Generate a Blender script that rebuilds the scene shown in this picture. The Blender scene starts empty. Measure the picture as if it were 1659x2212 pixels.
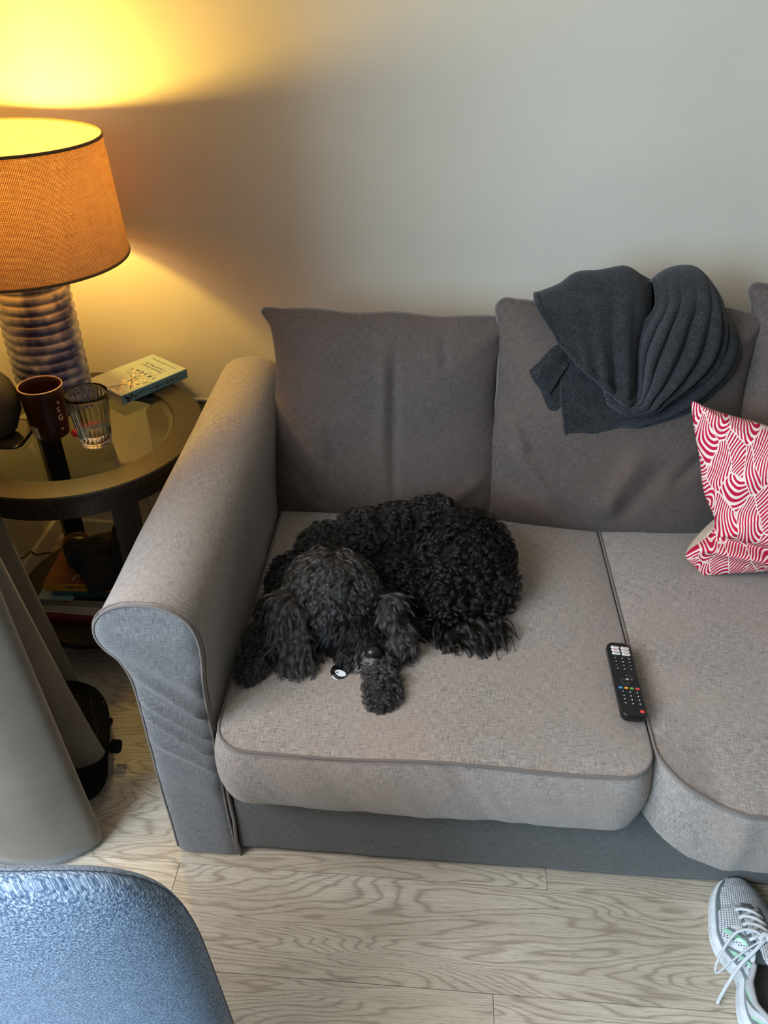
import bpy, bmesh, math, random
import numpy as np
from mathutils import Vector, Matrix

random.seed(7)
rng = np.random.default_rng(7)
SC = bpy.context.scene
COL = SC.collection
PI = math.pi

# ------------------------------------------------------------------ camera
cd = bpy.data.cameras.new('camera')
cam = bpy.data.objects.new('camera', cd)
COL.objects.link(cam)
SC.camera = cam
cd.sensor_fit = 'VERTICAL'
cd.sensor_height = 36.0
cd.lens = 27.53
pt, yw, rl = math.radians(35.74), math.radians(3.28), math.radians(1.05)
fw = Vector((-math.sin(yw) * math.cos(pt), math.cos(yw) * math.cos(pt), -math.sin(pt)))
r0 = Vector((math.cos(yw), math.sin(yw), 0))
u0 = r0.cross(fw)
rt = math.cos(rl) * r0 + math.sin(rl) * u0
up = -math.sin(rl) * r0 + math.cos(rl) * u0
cam.matrix_world = Matrix(((rt.x, up.x, -fw.x, .3346), (rt.y, up.y, -fw.y, -.8240), (rt.z, up.z, -fw.z, 1.4834), (0, 0, 0, 1)))
cd.clip_start = .02

# ------------------------------------------------------------------ light
SC.view_settings.view_transform = 'Standard'
SC.view_settings.look = 'None'
SC.view_settings.gamma = 1.0
SC.view_settings.use_curve_mapping = False
SC.view_settings.exposure = 0.0
w = bpy.data.worlds.new('world')
SC.world = w
w.use_nodes = True
w.node_tree.nodes['Background'].inputs[0].default_value = (.80, .90, 1.0, 1)
w.node_tree.nodes['Background'].inputs[1].default_value = .05


def area_light(name, loc, target, size, power, col):
    l = bpy.data.lights.new(name, 'AREA')
    l.shape = 'RECTANGLE'
    l.size, l.size_y = size
    l.energy = power
    l.color = col
    o = bpy.data.objects.new(name, l)
    o.location = loc
    o.rotation_euler = (Vector(target) - Vector(loc)).to_track_quat('-Z', 'Y').to_euler()
    COL.objects.link(o)
    return o


area_light('daylight_from_left_window', (-1.15, -1.05, 2.05), (.9, .2, .4), (1.6, 1.5), 88, (.97, .97, 1.0))
area_light('blue_fill_from_front_left', (-1.95, -2.75, 1.6), (.5, .6, .6), (1.5, 1.5), 108, (.38, .70, 1.0))  # added blue fill for front-facing surfaces, no known window here


# ------------------------------------------------------------------ helpers
def srgb(r, g, b):
    f = lambda c: (c / 255 / 12.92) if c / 255 <= .04045 else ((c / 255 + .055) / 1.055) ** 2.4
    return (f(r), f(g), f(b), 1)


class NT:
    """small wrapper to wire up a procedural material"""

    def __init__(self, name):
        self.m = bpy.data.materials.new(name)
        self.m.use_nodes = True
        self.t = self.m.node_tree
        self.b = self.t.nodes['Principled BSDF']
        self.out = self.t.nodes['Material Output']

    def n(self, typ, **kw):
        nd = self.t.nodes.new(typ)
        for k, v in kw.items():
            if k.startswith('i_'):
                nd.inputs[k[2:].replace('_', ' ')].default_value = v
            elif k.startswith('x'):
                nd.inputs[int(k[1:])].default_value = v
            else:
                setattr(nd, k, v)
        return nd

    def l(self, a, b):
        self.t.links.new(a, b)

    def math(self, op, a, b=None, c=None):
        nd = self.t.nodes.new('ShaderNodeMath')
        nd.operation = op
        for i, v in enumerate((a, b, c)):
            if v is None:
                continue
            if isinstance(v, (int, float)):
                nd.inputs[i].default_value = v
            else:
                self.l(v, nd.inputs[i])
        return nd.outputs[0]

    def mix(self, f, a, b, mode='MIX'):
        nd = self.t.nodes.new('ShaderNodeMix')
        nd.data_type = 'RGBA'
        nd.blend_type = mode
        for s, v in ((0, f), (6, a), (7, b)):
            if isinstance(v, (int, float, tuple)):
                nd.inputs[s].default_value = v
            else:
                self.l(v, nd.inputs[s])
        return nd.outputs[2]

    def noise(self, vec, scale, detail=4, rough=.55, dist=0):
        nd = self.n('ShaderNodeTexNoise', i_Scale=scale, i_Detail=detail, i_Roughness=rough, i_Distortion=dist)
        if vec is not None:
            self.l(vec, nd.inputs['Vector'])
        return nd.outputs['Fac']

    def ramp(self, f, stops):
        nd = self.t.nodes.new('ShaderNodeValToRGB')
        cr = nd.color_ramp
        while len(cr.elements) < len(stops):
            cr.elements.new(.5)
        for e, (p, c) in zip(cr.elements, stops):
            e.position = p
            e.color = c
        self.l(f, nd.inputs[0])
        return nd.outputs[0]

    def bump(self, h, strength=.3, dist=.001):
        nd = self.n('ShaderNodeBump', i_Strength=strength, i_Distance=dist)
        self.l(h, nd.inputs['Height'])
        self.l(nd.outputs[0], self.b.inputs['Normal'])

    def xyz(self, vec):
        nd = self.t.nodes.new('ShaderNodeSeparateXYZ')
        self.l(vec, nd.inputs[0])
        return nd.outputs

    def comb(self, x, y, z=0):
        nd = self.t.nodes.new('ShaderNodeCombineXYZ')
        for i, v in enumerate((x, y, z)):
            if isinstance(v, (int, float)):
                nd.inputs[i].default_value = v
            else:
                self.l(v, nd.inputs[i])
        return nd.outputs[0]

    def coord(self, which='Object'):
        return self.t.nodes.new('ShaderNodeTexCoord').outputs[which]


def simple(name, col, rough=.5, metal=0, spec=.5, **kw):
    t = NT(name)
    t.b.inputs['Base Color'].default_value = col
    t.b.inputs['Roughness'].default_value = rough
    t.b.inputs['Metallic'].default_value = metal
    t.b.inputs['Specular IOR Level'].default_value = spec
    for k, v in kw.items():
        t.b.inputs[k.replace('_', ' ')].default_value = v
    return t.m


def speckled(name, c1, c2, scale=300, rough=.7, bump=.2, dist=.0006):
    t = NT(name)
    f = t.noise(t.coord(), scale, 3)
    t.l(t.ramp(f, [(.35, c1), (.65, c2)]), t.b.inputs['Base Color'])
    t.b.inputs['Roughness'].default_value = rough
    t.bump(f, bump, dist)
    return t.m


def woven(name, dark, light, freq=430.0, fade=None, sheen=.25, bump=.6, dist=.0008, rough=.85):
    """plain woven cloth driven by metric UVs"""
    t = NT(name)
    uv = t.coord('UV')
    x, y, _ = t.xyz(uv)
    jig = t.noise(uv, 60, 3)
    j2 = t.math('MULTIPLY', t.math('SUBTRACT', jig, .5), 3.0)
    sx = t.math('SINE', t.math('ADD', t.math('MULTIPLY', x, freq * 2 * PI), j2))
    sy = t.math('SINE', t.math('ADD', t.math('MULTIPLY', y, freq * 2 * PI), j2))
    wv = t.math('MULTIPLY_ADD', t.math('MULTIPLY', sx, sy), .5, .5)
    slubx = t.noise(t.comb(t.math('MULTIPLY', x, 60.0), t.math('MULTIPLY', y, 700.0)), 1.0, 2)
    sluby = t.noise(t.comb(t.math('MULTIPLY', x, 700.0), t.math('MULTIPLY', y, 60.0)), 1.0, 2)
    sl = t.math('ADD', slubx, sluby)
    f = t.math('MULTIPLY_ADD', wv, .35, t.math('MULTIPLY_ADD', sl, .9, -.62))
    c = t.ramp(f, [(.12, dark), (.80, light)])
    if fade:
        big = t.noise(uv, 5, 4, .6)
        c = t.mix(t.ramp(big, [(.40, (0, 0, 0, 1)), (.68, (.55, .55, .55, 1))]), c, fade, 'MIX')
    t.l(c, t.b.inputs['Base Color'])
    t.b.inputs['Roughness'].default_value = rough
    t.b.inputs['Specular IOR Level'].default_value = .15
    t.b.inputs['Sheen Weight'].default_value = sheen
    t.b.inputs['Sheen Roughness'].default_value = .5
    t.bump(t.math('MULTIPLY_ADD', sl, .8, wv), bump, dist)
    return t.m


def mesh_obj(name, V, Fc, mat, parent=None, smooth=True, uv=None, col=None, mats=None, fmat=None):
    me = bpy.data.meshes.new(name)
    me.from_pydata([tuple(map(float, v)) for v in V], [], [tuple(int(i) for i in f) for f in Fc])
    if mats:
        for m in mats:
            me.materials.append(m)
        me.polygons.foreach_set('material_index', fmat)
    elif mat:
        me.materials.append(mat)
    if smooth:
        me.polygons.foreach_set('use_smooth', [True] * len(me.polygons))
    if uv is not None:
        lay = me.uv_layers.new(name='UVMap')
        li = np.zeros(len(me.loops), dtype=np.int32)
        me.loops.foreach_get('vertex_index', li)
        lay.data.foreach_set('uv', np.asarray(uv, dtype=np.float32)[li].ravel())
    if col is not None:
        a = me.color_attributes.new(name='Col', type='FLOAT_COLOR', domain='POINT')
        a.data.foreach_set('color', np.asarray(col, dtype=np.float32).ravel())
    me.update()
    o = bpy.data.objects.new(name, me)
    COL.objects.link(o)
    if parent:
        o.parent = parent
        if parent.parent is None:
            o.matrix_parent_inverse = Matrix.Translation(-parent.location)
        else:
            o.matrix_parent_inverse = parent_world(parent).inverted()
    return o


def parent_world(o):
    m = o.matrix_parent_inverse @ Matrix.Translation(o.location) if o.parent else Matrix.Translation(o.location)
    if o.parent:
        return parent_world(o.parent) @ m
    return m


def thing(name, label, cat, loc=(0, 0, 0), group=None):
    o = bpy.data.objects.new(name, None)
    o.location = loc
    o.empty_display_size = .05
    COL.objects.link(o)
    o['label'] = label
    o['category'] = cat
    if group:
        o['group'] = group
    return o


def tag(o, label, cat, group=None):
    o['label'] = label
    o['category'] = cat
    if group:
        o['group'] = group
    return o


def struct(o):
    o['kind'] = 'structure'
    return o


class MB:
    """collects simple solids into one mesh"""

    def __init__(self):
        self.V, self.F = [], []

    def add(self, V, Fc):
        k = len(self.V)
        self.V += [tuple(v) for v in V]
        self.F += [tuple(i + k for i in f) for f in Fc]
        return self

    def box(self, x0, x1, y0, y1, z0, z1, bev=0.0, M=None):
        bm = bmesh.new()
        bmesh.ops.create_cube(bm, size=1)
        for v in bm.verts:
            v.co = Vector((x0 + (v.co.x + .5) * (x1 - x0), y0 + (v.co.y + .5) * (y1 - y0), z0 + (v.co.z + .5) * (z1 - z0)))
        if bev > 0:
            bmesh.ops.bevel(bm, geom=bm.edges[:], offset=bev, segments=2, affect='EDGES', profile=.5)
        if M:
            bm.transform(M)
        bm.verts.index_update()
        self.add([v.co.copy() for v in bm.verts], [[v.index for v in f.verts] for f in bm.faces])
        bm.free()
        return self

    def lathe(self, prof, c=(0, 0), n=48, cap=True, a0=0):
        """prof: list of (r,z)"""
        V, Fc = [], []
        for r, z in prof:
            for i in range(n):
                a = a0 + 2 * PI * i / n
                V.append((c[0] + r * math.cos(a), c[1] + r * math.sin(a), z))
        for j in range(len(prof) - 1):
            for i in range(n):
                Fc.append((j * n + i, j * n + (i + 1) % n, (j + 1) * n + (i + 1) % n, (j + 1) * n + i))
        if cap:
            if prof[0][0] > 1e-5:
                Fc.append(tuple(range(n - 1, -1, -1)))
            if prof[-1][0] > 1e-5:
                k = (len(prof) - 1) * n
                Fc.append(tuple(range(k, k + n)))
        return self.add(V, Fc)

    def tube(self, pts, r, n=8, closed=False, flat=1.0):
        P = [Vector(p) for p in pts]
        N = len(P)
        rs = r if isinstance(r, (list, tuple, np.ndarray)) else [r] * N
        V, Fc = [], []
        prev = None
        for i, p in enumerate(P):
            if closed:
                t = P[(i + 1) % N] - P[i - 1]
            else:
                t = P[min(i + 1, N - 1)] - P[max(i - 1, 0)]
            t.normalize()
            if prev is None:
                a = Vector((0, 0, 1)) if abs(t.z) < .9 else Vector((1, 0, 0))
                e1 = t.cross(a).normalized()
            else:
                e1 = (prev - t * prev.dot(t)).normalized()
            prev = e1
            e2 = t.cross(e1)
            for k in range(n):
                a = 2 * PI * k / n
                V.append(p + (e1 * math.cos(a) + e2 * math.sin(a) * flat) * rs[i])
        for i in range(N if closed else N - 1):
            j = (i + 1) % N
            for k in range(n):
                Fc.append((i * n + k, i * n + (k + 1) % n, j * n + (k + 1) % n, j * n + k))
        if not closed:
            Fc.append(tuple(range(n - 1, -1, -1)))
            Fc.append(tuple(range((N - 1) * n, N * n)))
        return self.add(V, Fc)

    def xf(self, M):
        self.V = [tuple(M @ Vector(v)) for v in self.V]
        return self

    def build(self, name, mat, parent=None, smooth=False, angle=None):
        o = mesh_obj(name, self.V, self.F, mat, parent, smooth or angle is not None)
        if angle is not None:
            o.data.set_sharp_from_angle(angle=math.radians(angle))
        return o


def fixnormals(o):
    bm = bmesh.new()
    bm.from_mesh(o.data)
    bmesh.ops.recalc_face_normals(bm, faces=bm.faces)
    bm.to_mesh(o.data)
    bm.free()


def wob(P, scale, seed=0, octs=4, gain=.5):
    """smooth pseudo-noise of (n,3) points, about -1..1"""
    P = np.asarray(P, float)
    r = np.random.default_rng(seed + 100)
    out = np.zeros(len(P))
    amp, tot = 1.0, 0
    f = scale
    for o in range(octs):
        for k in range(5):
            d = r.normal(size=3)
            d /= np.linalg.norm(d)
            d2 = r.normal(size=3)
            out += amp * np.sin(P @ d * f * r.uniform(.7, 1.3) + r.uniform(0, 6.28) + 1.1 * np.sin(P @ d2 * f * .6 + r.uniform(0, 6.28))) / 2.3
            tot += amp / 2.3
        amp *= gain
        f *= 1.9
    return out / max(tot, 1e-9) * 1.8


def spline(pts, n, closed=False):
    """Catmull-Rom through pts resampled to n points by arc length"""
    P = np.asarray(pts, float)
    N = len(P)
    out = []
    seg = N if closed else N - 1
    for i in range(seg):
        if closed:
            a, b, c, d = P[i - 1], P[i], P[(i + 1) % N], P[(i + 2) % N]
        else:
            a, b, c, d = P[max(i - 1, 0)], P[i], P[i + 1], P[min(i + 2, N - 1)]
        for t in np.linspace(0, 1, 16, endpoint=False):
            out.append(.5 * ((2 * b) + (-a + c) * t + (2 * a - 5 * b + 4 * c - d) * t * t + (-a + 3 * b - 3 * c + d) * t ** 3))
    out.append(P[0] if closed else P[-1])
    out = np.array(out)
    s = np.r_[0, np.cumsum(np.linalg.norm(np.diff(out, axis=0), axis=1))]
    q = np.linspace(0, s[-1], n + 1 if closed else n)
    R = np.array([np.interp(q, s, out[:, k]) for k in range(P.shape[1])]).T
    return R[:-1] if closed else R


def text_obj(name, body, size, mat, parent, M, extrude=.0002, align='CENTER', bold=0.0):
    cu = bpy.data.curves.new(name, 'FONT')
    cu.body = body
    cu.size = size
    cu.extrude = extrude
    cu.offset = bold
    cu.align_x = align
    cu.align_y = 'CENTER'
    cu.resolution_u = 3
    tmp = bpy.data.objects.new('tmp_text', cu)
    COL.objects.link(tmp)
    dg = bpy.context.evaluated_depsgraph_get()
    me = bpy.data.meshes.new_from_object(tmp.evaluated_get(dg))
    bpy.data.objects.remove(tmp)
    bpy.data.curves.remove(cu)
    me.transform(M)
    me.materials.clear()
    me.materials.append(mat)
    o = bpy.data.objects.new(name, me)
    COL.objects.link(o)
    o.parent = parent
    o.matrix_parent_inverse = parent_world(parent).inverted()
    return o


def frame_M(o, ex, ey):
    """matrix whose local x,y axes are ex,ey at origin o"""
    ex, ey = Vector(ex).normalized(), Vector(ey).normalized()
    ez = ex.cross(ey).normalized()
    ey = ez.cross(ex)
    return Matrix(((ex.x, ey.x, ez.x, o[0]), (ex.y, ey.y, ez.y, o[1]), (ex.z, ey.z, ez.z, o[2]), (0, 0, 0, 1)))


# ------------------------------------------------------------------ materials
def wall_material():
    t = NT('wall_paint')
    f = t.noise(t.coord(), 90, 4)
    f2 = t.noise(t.coord(), 3, 3)
    t.l(t.ramp(f2, [(.3, srgb(205, 197, 179)), (.7, srgb(211, 203, 185))]), t.b.inputs['Base Color'])
    t.b.inputs['Roughness'].default_value = .75
    t.bump(f, .12, .0012)
    return t.m


def wood_floor():
    t = NT('oak_laminate')
    oi = t.n('ShaderNodeObjectInfo')
    at = t.n('ShaderNodeAttribute', attribute_name='Col')
    off = t.math('MULTIPLY', t.xyz(at.outputs['Vector'])[0], 37.0)
    x, y, z = t.xyz(t.coord())
    base = t.comb(t.math('ADD', t.math('MULTIPLY', x, 1.25), off), t.math('ADD', t.math('MULTIPLY', y, 7.5), off), off)
    h = t.noise(base, 1.0, 3.5, .42, .25)
    rings = t.math('SINE', t.math('MULTIPLY', h, 230.0))
    rg = t.math('POWER', t.math('MULTIPLY_ADD', rings, .5, .5), 4.0)
    fine = t.noise(t.comb(t.math('MULTIPLY', x, 14.0), t.math('MULTIPLY', y, 420.0), off), 1.0, 3, .6)
    pores = t.noise(t.comb(t.math('MULTIPLY', x, 45.0), t.math('MULTIPLY', y, 900.0), off), 1.0, 2, .5)
    tone = t.noise(t.comb(t.math('MULTIPLY', x, 2.0), t.math('MULTIPLY', y, 9.0), off), 1.0, 3, .5)
    c = t.ramp(tone, [(.3, srgb(190, 177, 157)), (.7, srgb(214, 203, 184))])
    c = t.mix(t.math('MULTIPLY', rg, .50), c, srgb(126, 110, 92))
    c = t.mix(t.ramp(fine, [(.45, (0, 0, 0, 1)), (.75, (.5, .5, .5, 1))]), c, srgb(120, 102, 84))
    c = t.mix(t.ramp(pores, [(.62, (0, 0, 0, 1)), (.72, (.6, .6, .6, 1))]), c, srgb(96, 80, 64))
    t.l(c, t.b.inputs['Base Color'])
    t.b.inputs['Roughness'].default_value = .5
    t.b.inputs['Specular IOR Level'].default_value = .35
    t.bump(t.math('SUBTRACT', 1.0, t.math('MULTIPLY_ADD', fine, .6, rg)), .15, .0006)
    return t.m


M_WALL = wall_material()
M_FLOOR = wood_floor()
M_SKIRT = simple('white_gloss_paint', srgb(214, 208, 196), .4)
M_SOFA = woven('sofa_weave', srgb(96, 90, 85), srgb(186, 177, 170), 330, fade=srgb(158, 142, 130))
M_BACK_SHADED = woven('sofa_back_weave_shaded', srgb(62, 54, 50), srgb(112, 101, 95), 360, fade=srgb(104, 88, 80), sheen=.12)  # sofa cloth darkened: the dim look of the backs is put into its colour
M_FRONT_SHADED = woven('sofa_front_weave_shaded', srgb(66, 67, 69), srgb(140, 141, 143), 330, fade=srgb(112, 113, 115))  # same cloth, darker and cooler: weaker light on upright fronts painted in
M_RAIL_SHADED = woven('sofa_rail_weave_shaded', srgb(54, 55, 54), srgb(110, 111, 109), 330, fade=srgb(90, 91, 89))  # same cloth again, shade below the seat overhang painted into the colour
M_PIPE = woven('sofa_piping', srgb(84, 77, 73), srgb(136, 126, 120), 330)
M_BLACKWOOD = None


def black_wood():
    t = NT('black_brown_wood')
    x, y, z = t.xyz(t.coord())
    f = t.noise(t.comb(t.math('MULTIPLY', x, 25.0), t.math('MULTIPLY', y, 420.0), z), 1.0, 3, .6)
    t.l(t.ramp(f, [(.35, srgb(24, 20, 17)), (.7, srgb(50, 43, 36))]), t.b.inputs['Base Color'])
    t.b.inputs['Roughness'].default_value = .36
    t.bump(f, .25, .0004)
    return t.m


M_BLACKWOOD = black_wood()

# ------------------------------------------------------------------ floor, walls
mb = MB().box(-1.6, 2.4, -1.5, 1.3, -.05, -.012)
floor = struct(mb.build('floor', simple('floor_underlay', srgb(70, 60, 50), .9)))
PW, PL, Y0 = .1965, 1.28, .006
joints = {0: -.107, -1: .505, -2: -.40, 1: .62, 2: -.62, 3: .15, 4: .80, 5: -.25, -3: .2, -4: -.6, -5: .4, -6: -.1, -7: .6}
pk = 0
for row in range(-7, 7):
    ya, yb = Y0 + PW * (row - 1), Y0 + PW * row
    if yb > 1.3:
        continue
    jx = joints.get(row, rng.uniform(-.6, .6))
    xs = [jx - PL, jx, jx + PL, jx + 2 * PL]
    for xa, xb in zip([jx - 2 * PL] + xs, xs):
        xa_, xb_ = max(xa, -1.6), min(xb, 2.4)
        if xb_ - xa_ < .02:
            continue
        m = MB().box(xa_ + .0004, xb_ - .0004, ya + .0004, yb - .0004, -.013, 0, .0007)
        pk += 1
        o = mesh_obj('plank', m.V, m.F, M_FLOOR, floor, False, col=[(rng.uniform(0, 1), 0, 0, 1)] * 1 * len(m.V))
        c0 = rng.uniform(0, 1)
        o.data.color_attributes['Col'].data.foreach_set('color', np.tile([c0, c0, c0, 1], len(m.V)).astype(np.float32))

WY, WX = 1.045, -.785
struct(MB().box(WX - .12, 2.6, WY, WY + .12, -.05, 2.45).build('wall_back', M_WALL))
struct(MB().box(WX - .12, WX, .62, WY, -.05, 2.45).build('wall_left', M_WALL))
struct(MB().box(WX - .12, 2.6, -3.6, WY + .12, 2.45, 2.55).build('ceiling', simple('ceiling_paint', srgb(236, 232, 224), .9)))
m = MB().box(WX, 2.6, WY - .014, WY, 0, .055, .003)
struct(m.build('baseboard_back', M_SKIRT))
m = MB().box(WX, WX + .014, .62, WY - .014, 0, .055, .003)
struct(m.build('baseboard_left', M_SKIRT))


# ------------------------------------------------------------------ sofa
def loft(name, secs, mat, parent, closed=True, caps=True, uvscale=1.0, smooth=True):
    """secs: list of (n,3) arrays -> surface"""
    secs = [np.asarray(s) for s in secs]
    n = len(secs[0])
    V = np.vstack(secs)
    cl = []
    for s in secs:
        d = np.linalg.norm(np.diff(np.vstack([s, s[:1]]), axis=0), axis=1)
        cl.append(np.r_[0, np.cumsum(d)][:n])
    al = np.r_[0, np.cumsum([np.linalg.norm(secs[i + 1].mean(0) - secs[i].mean(0)) for i in range(len(secs) - 1)])]
    uv = np.vstack([np.c_[cl[i], np.full(n, al[i])] for i in range(len(secs))])
    Fc = []
    m_ = n if closed else n - 1
    for j in range(len(secs) - 1):
        for i in range(m_):
            Fc.append((j * n + i, (j + 1) * n + i, (j + 1) * n + (i + 1) % n, j * n + (i + 1) % n))
    if caps:
        Fc.append(tuple(range(n)))
        k = (len(secs) - 1) * n
        Fc.append(tuple(range(k + n - 1, k - 1, -1)))
    o = mesh_obj(name, V, Fc, mat, parent, smooth, uv=uv * uvscale)
    return o


sofa = thing('sofa', 'long grey brown woven fabric sofa with rounded arm standing against the wall', 'sofa', (.7, .5, 0))
M_SOFAB = M_SOFA
# arm cross-section in x,z (front face), counter-clockwise seen from the front
arm_pts = [(.004, .012), (-.001, .12), (-.003, .25), (-.005, .38), (-.005, .50), (-.001, .56), (-.002, .605), (-.012, .638), (-.036, .660), (-.068, .670),
           (-.105, .668), (-.138, .654), (-.160, .628), (-.166, .598), (-.156, .571), (-.136, .545), (-.124, .50), (-.121, .42), (-.120, .316), (-.118, .18),
           (-.116, .06), (-.108, .012)]
A2 = spline(arm_pts[:-1] + [(-.114, .012)], 150)
A2 = A2[:-1]
ys = np.r_[.030, np.linspace(.034, .05, 3), np.linspace(.06, .86, 60), .875, .89, .90, .905]
secs = []
for y in ys:
    s = A2.copy()
    lift = .022 * np.clip((y - .1) / .8, 0, 1)
    k = np.clip((s[:, 1] - .4) / .2, 0, 1)
    s[:, 1] += lift * k
    # roll swells slightly along the length
    sw = 1 + .04 * math.sin(y * 5)
    s[:, 0] = np.where(s[:, 0] < -.11, -.11 + (s[:, 0] + .11) * sw, s[:, 0])
    sh = 1.0
    if y > .87:
        sh = 1 - ((y - .87) / .035) ** 2 * .06
    cx, cz = -.07, .35
    s = np.c_[cx + (s[:, 0] - cx) * sh, cz + (s[:, 1] - cz) * sh]
    P = np.c_[s[:, 0], np.full(len(s), y), s[:, 1]]
    P[:, 0] += .0022 * wob(P, 13, 3) * np.clip((P[:, 2]) / .2, 0, 1)
    P[:, 2] += .002 * wob(P, 11, 4) * k
    secs.append(P)
arm = loft('arm', secs, M_SOFA, sofa, caps=False)
fixnormals(arm)
# front face of the arm: a grid filling the outline with slanting drag wrinkles
front = secs[0]
cen = np.c_[np.full(150, 0.0), np.full(150, .03), np.zeros(150)]
zz = front[:, 2]
left = front[np.argmin(abs(front[:, 2] - .0)), :]
rows = 420
Lp, Rp = [], []
zs = np.linspace(.0125, .6695, rows)
right_half = front[:np.argmax(front[:, 2]) + 1]
left_half = front[np.argmax(front[:, 2]):]
rx = np.interp(zs, right_half[:, 2], right_half[:, 0])
lz = left_half[::-1]
lx = np.interp(zs, np.maximum.accumulate(lz[:, 2]), lz[:, 0])
V, uv, Fc = [], [], []
cols_ = 90
for j in range(rows):
    for i in range(cols_):
        s = i / (cols_ - 1)
        x = lx[j] + (rx[j] - lx[j]) * s
        edge = min(1 - abs(2 * s - 1) ** 7, (rows - 1 - j) / 40.0)
        z = zs[j]
        d = 0
        # diagonal drag folds running down towards the seat
        for (zc, amp, wd, sl) in ((.475, .016, .013, -.90), (.415, .013, .009, -.80), (.375, .014, .009, -.85), (.320, .009, .012, -.65), (.53, .008, .022, -.7), (.60, .005, .02, -.2), (.25, .007, .03, -.3)):
            q = z - (zc + sl * (x + .06))
            d += amp * math.exp(-(q / wd) ** 2) * (0.35 + .65 * s)
        y = .030 - (.006 + d) * edge + .0
        V.append((x, y, z))
        uv.append((x, z))
for j in range(rows - 1):
    for i in range(cols_ - 1):
        a = j * cols_ + i
        Fc.append((a, a + 1, a + cols_ + 1, a + cols_))
mesh_obj('arm_front_panel', V, Fc, M_FRONT_SHADED, sofa, uv=uv)
pp = [(p[0], .029, p[2]) for p in front]
MB().tube(pp, .0024, 8).build('piping', M_PIPE, sofa, True)
pp = [(p[0] * 1.0, .0315, p[2] + .001) for p in front[2:80]]
MB().tube([(p[0] + .004 * (1 if p[0] > -.07 else -1), .036, p[2] + .0) for p in front[5:120]], .0012, 6).build('piping', M_PIPE, sofa, True)
# skirt panel: slack grey cover under the seat
secs = []
gx = np.linspace(.012, 1.70, 150)
prof = [(.040, .250), (.036, .2), (.036, .1955), (.0335, .190), (.034, .13), (.035, .07), (.036, .03), (.038, .018), (.06, .018), (.06, .25)]
for x in gx:
    P = np.array([(x, y, z) for y, z in prof])
    P[:8, 1] += .0025 * wob(P[:8] * [1, 1, .4], 22, 9)
    secs.append(P)
sk = loft('front_rail_cover', secs, M_RAIL_SHADED, sofa)
fixnormals(sk)
for x0 in (.02,):
    MB().tube([(.010, .032, .0), (.006, .030, .05), (.008, .031, .12), (.004, .032, .2), (.006, .034, .26)], .0035, 6).build('piping', M_PIPE, sofa, True)
# body: seat deck and back frame
MB().box(-.10, 1.72, .06, .98, .02, .245, .01).build('seat_deck', M_SOFA, sofa)
MB().box(-.02, 1.72, .84, .99, .2, .74, .03).build('back_frame', M_SOFA, sofa)
m = MB().box(-.112, -.002, .040, .085, .0, .05, .008)
m.build('arm_foot_cover', M_SOFA, sofa)


def rr_outline(wd, dp, rc, n=200, flare=0.0):
    """rounded rectangle centred on 0, arc-length resampled; flare pulls the corners out"""
    pts = []
    for cx, cy, a0 in ((wd / 2 - rc, dp / 2 - rc, 0), (-wd / 2 + rc, dp / 2 - rc, PI / 2), (-wd / 2 + rc, -dp / 2 + rc, PI), (wd / 2 - rc, -dp / 2 + rc, 3 * PI / 2)):
        for k in range(7):
            a = a0 + PI / 2 * k / 6
            pts.append((cx + rc * math.cos(a), cy + rc * math.sin(a)))
    P = np.array(pts)
    # dense linear resample
    Q = np.vstack([P, P[:1]])
    s = np.r_[0, np.cumsum(np.linalg.norm(np.diff(Q, axis=0), axis=1))]
    q = np.linspace(0, s[-1], n, endpoint=False)
    return np.c_[np.interp(q, s, Q[:, 0]), np.interp(q, s, Q[:, 1])]


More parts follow.
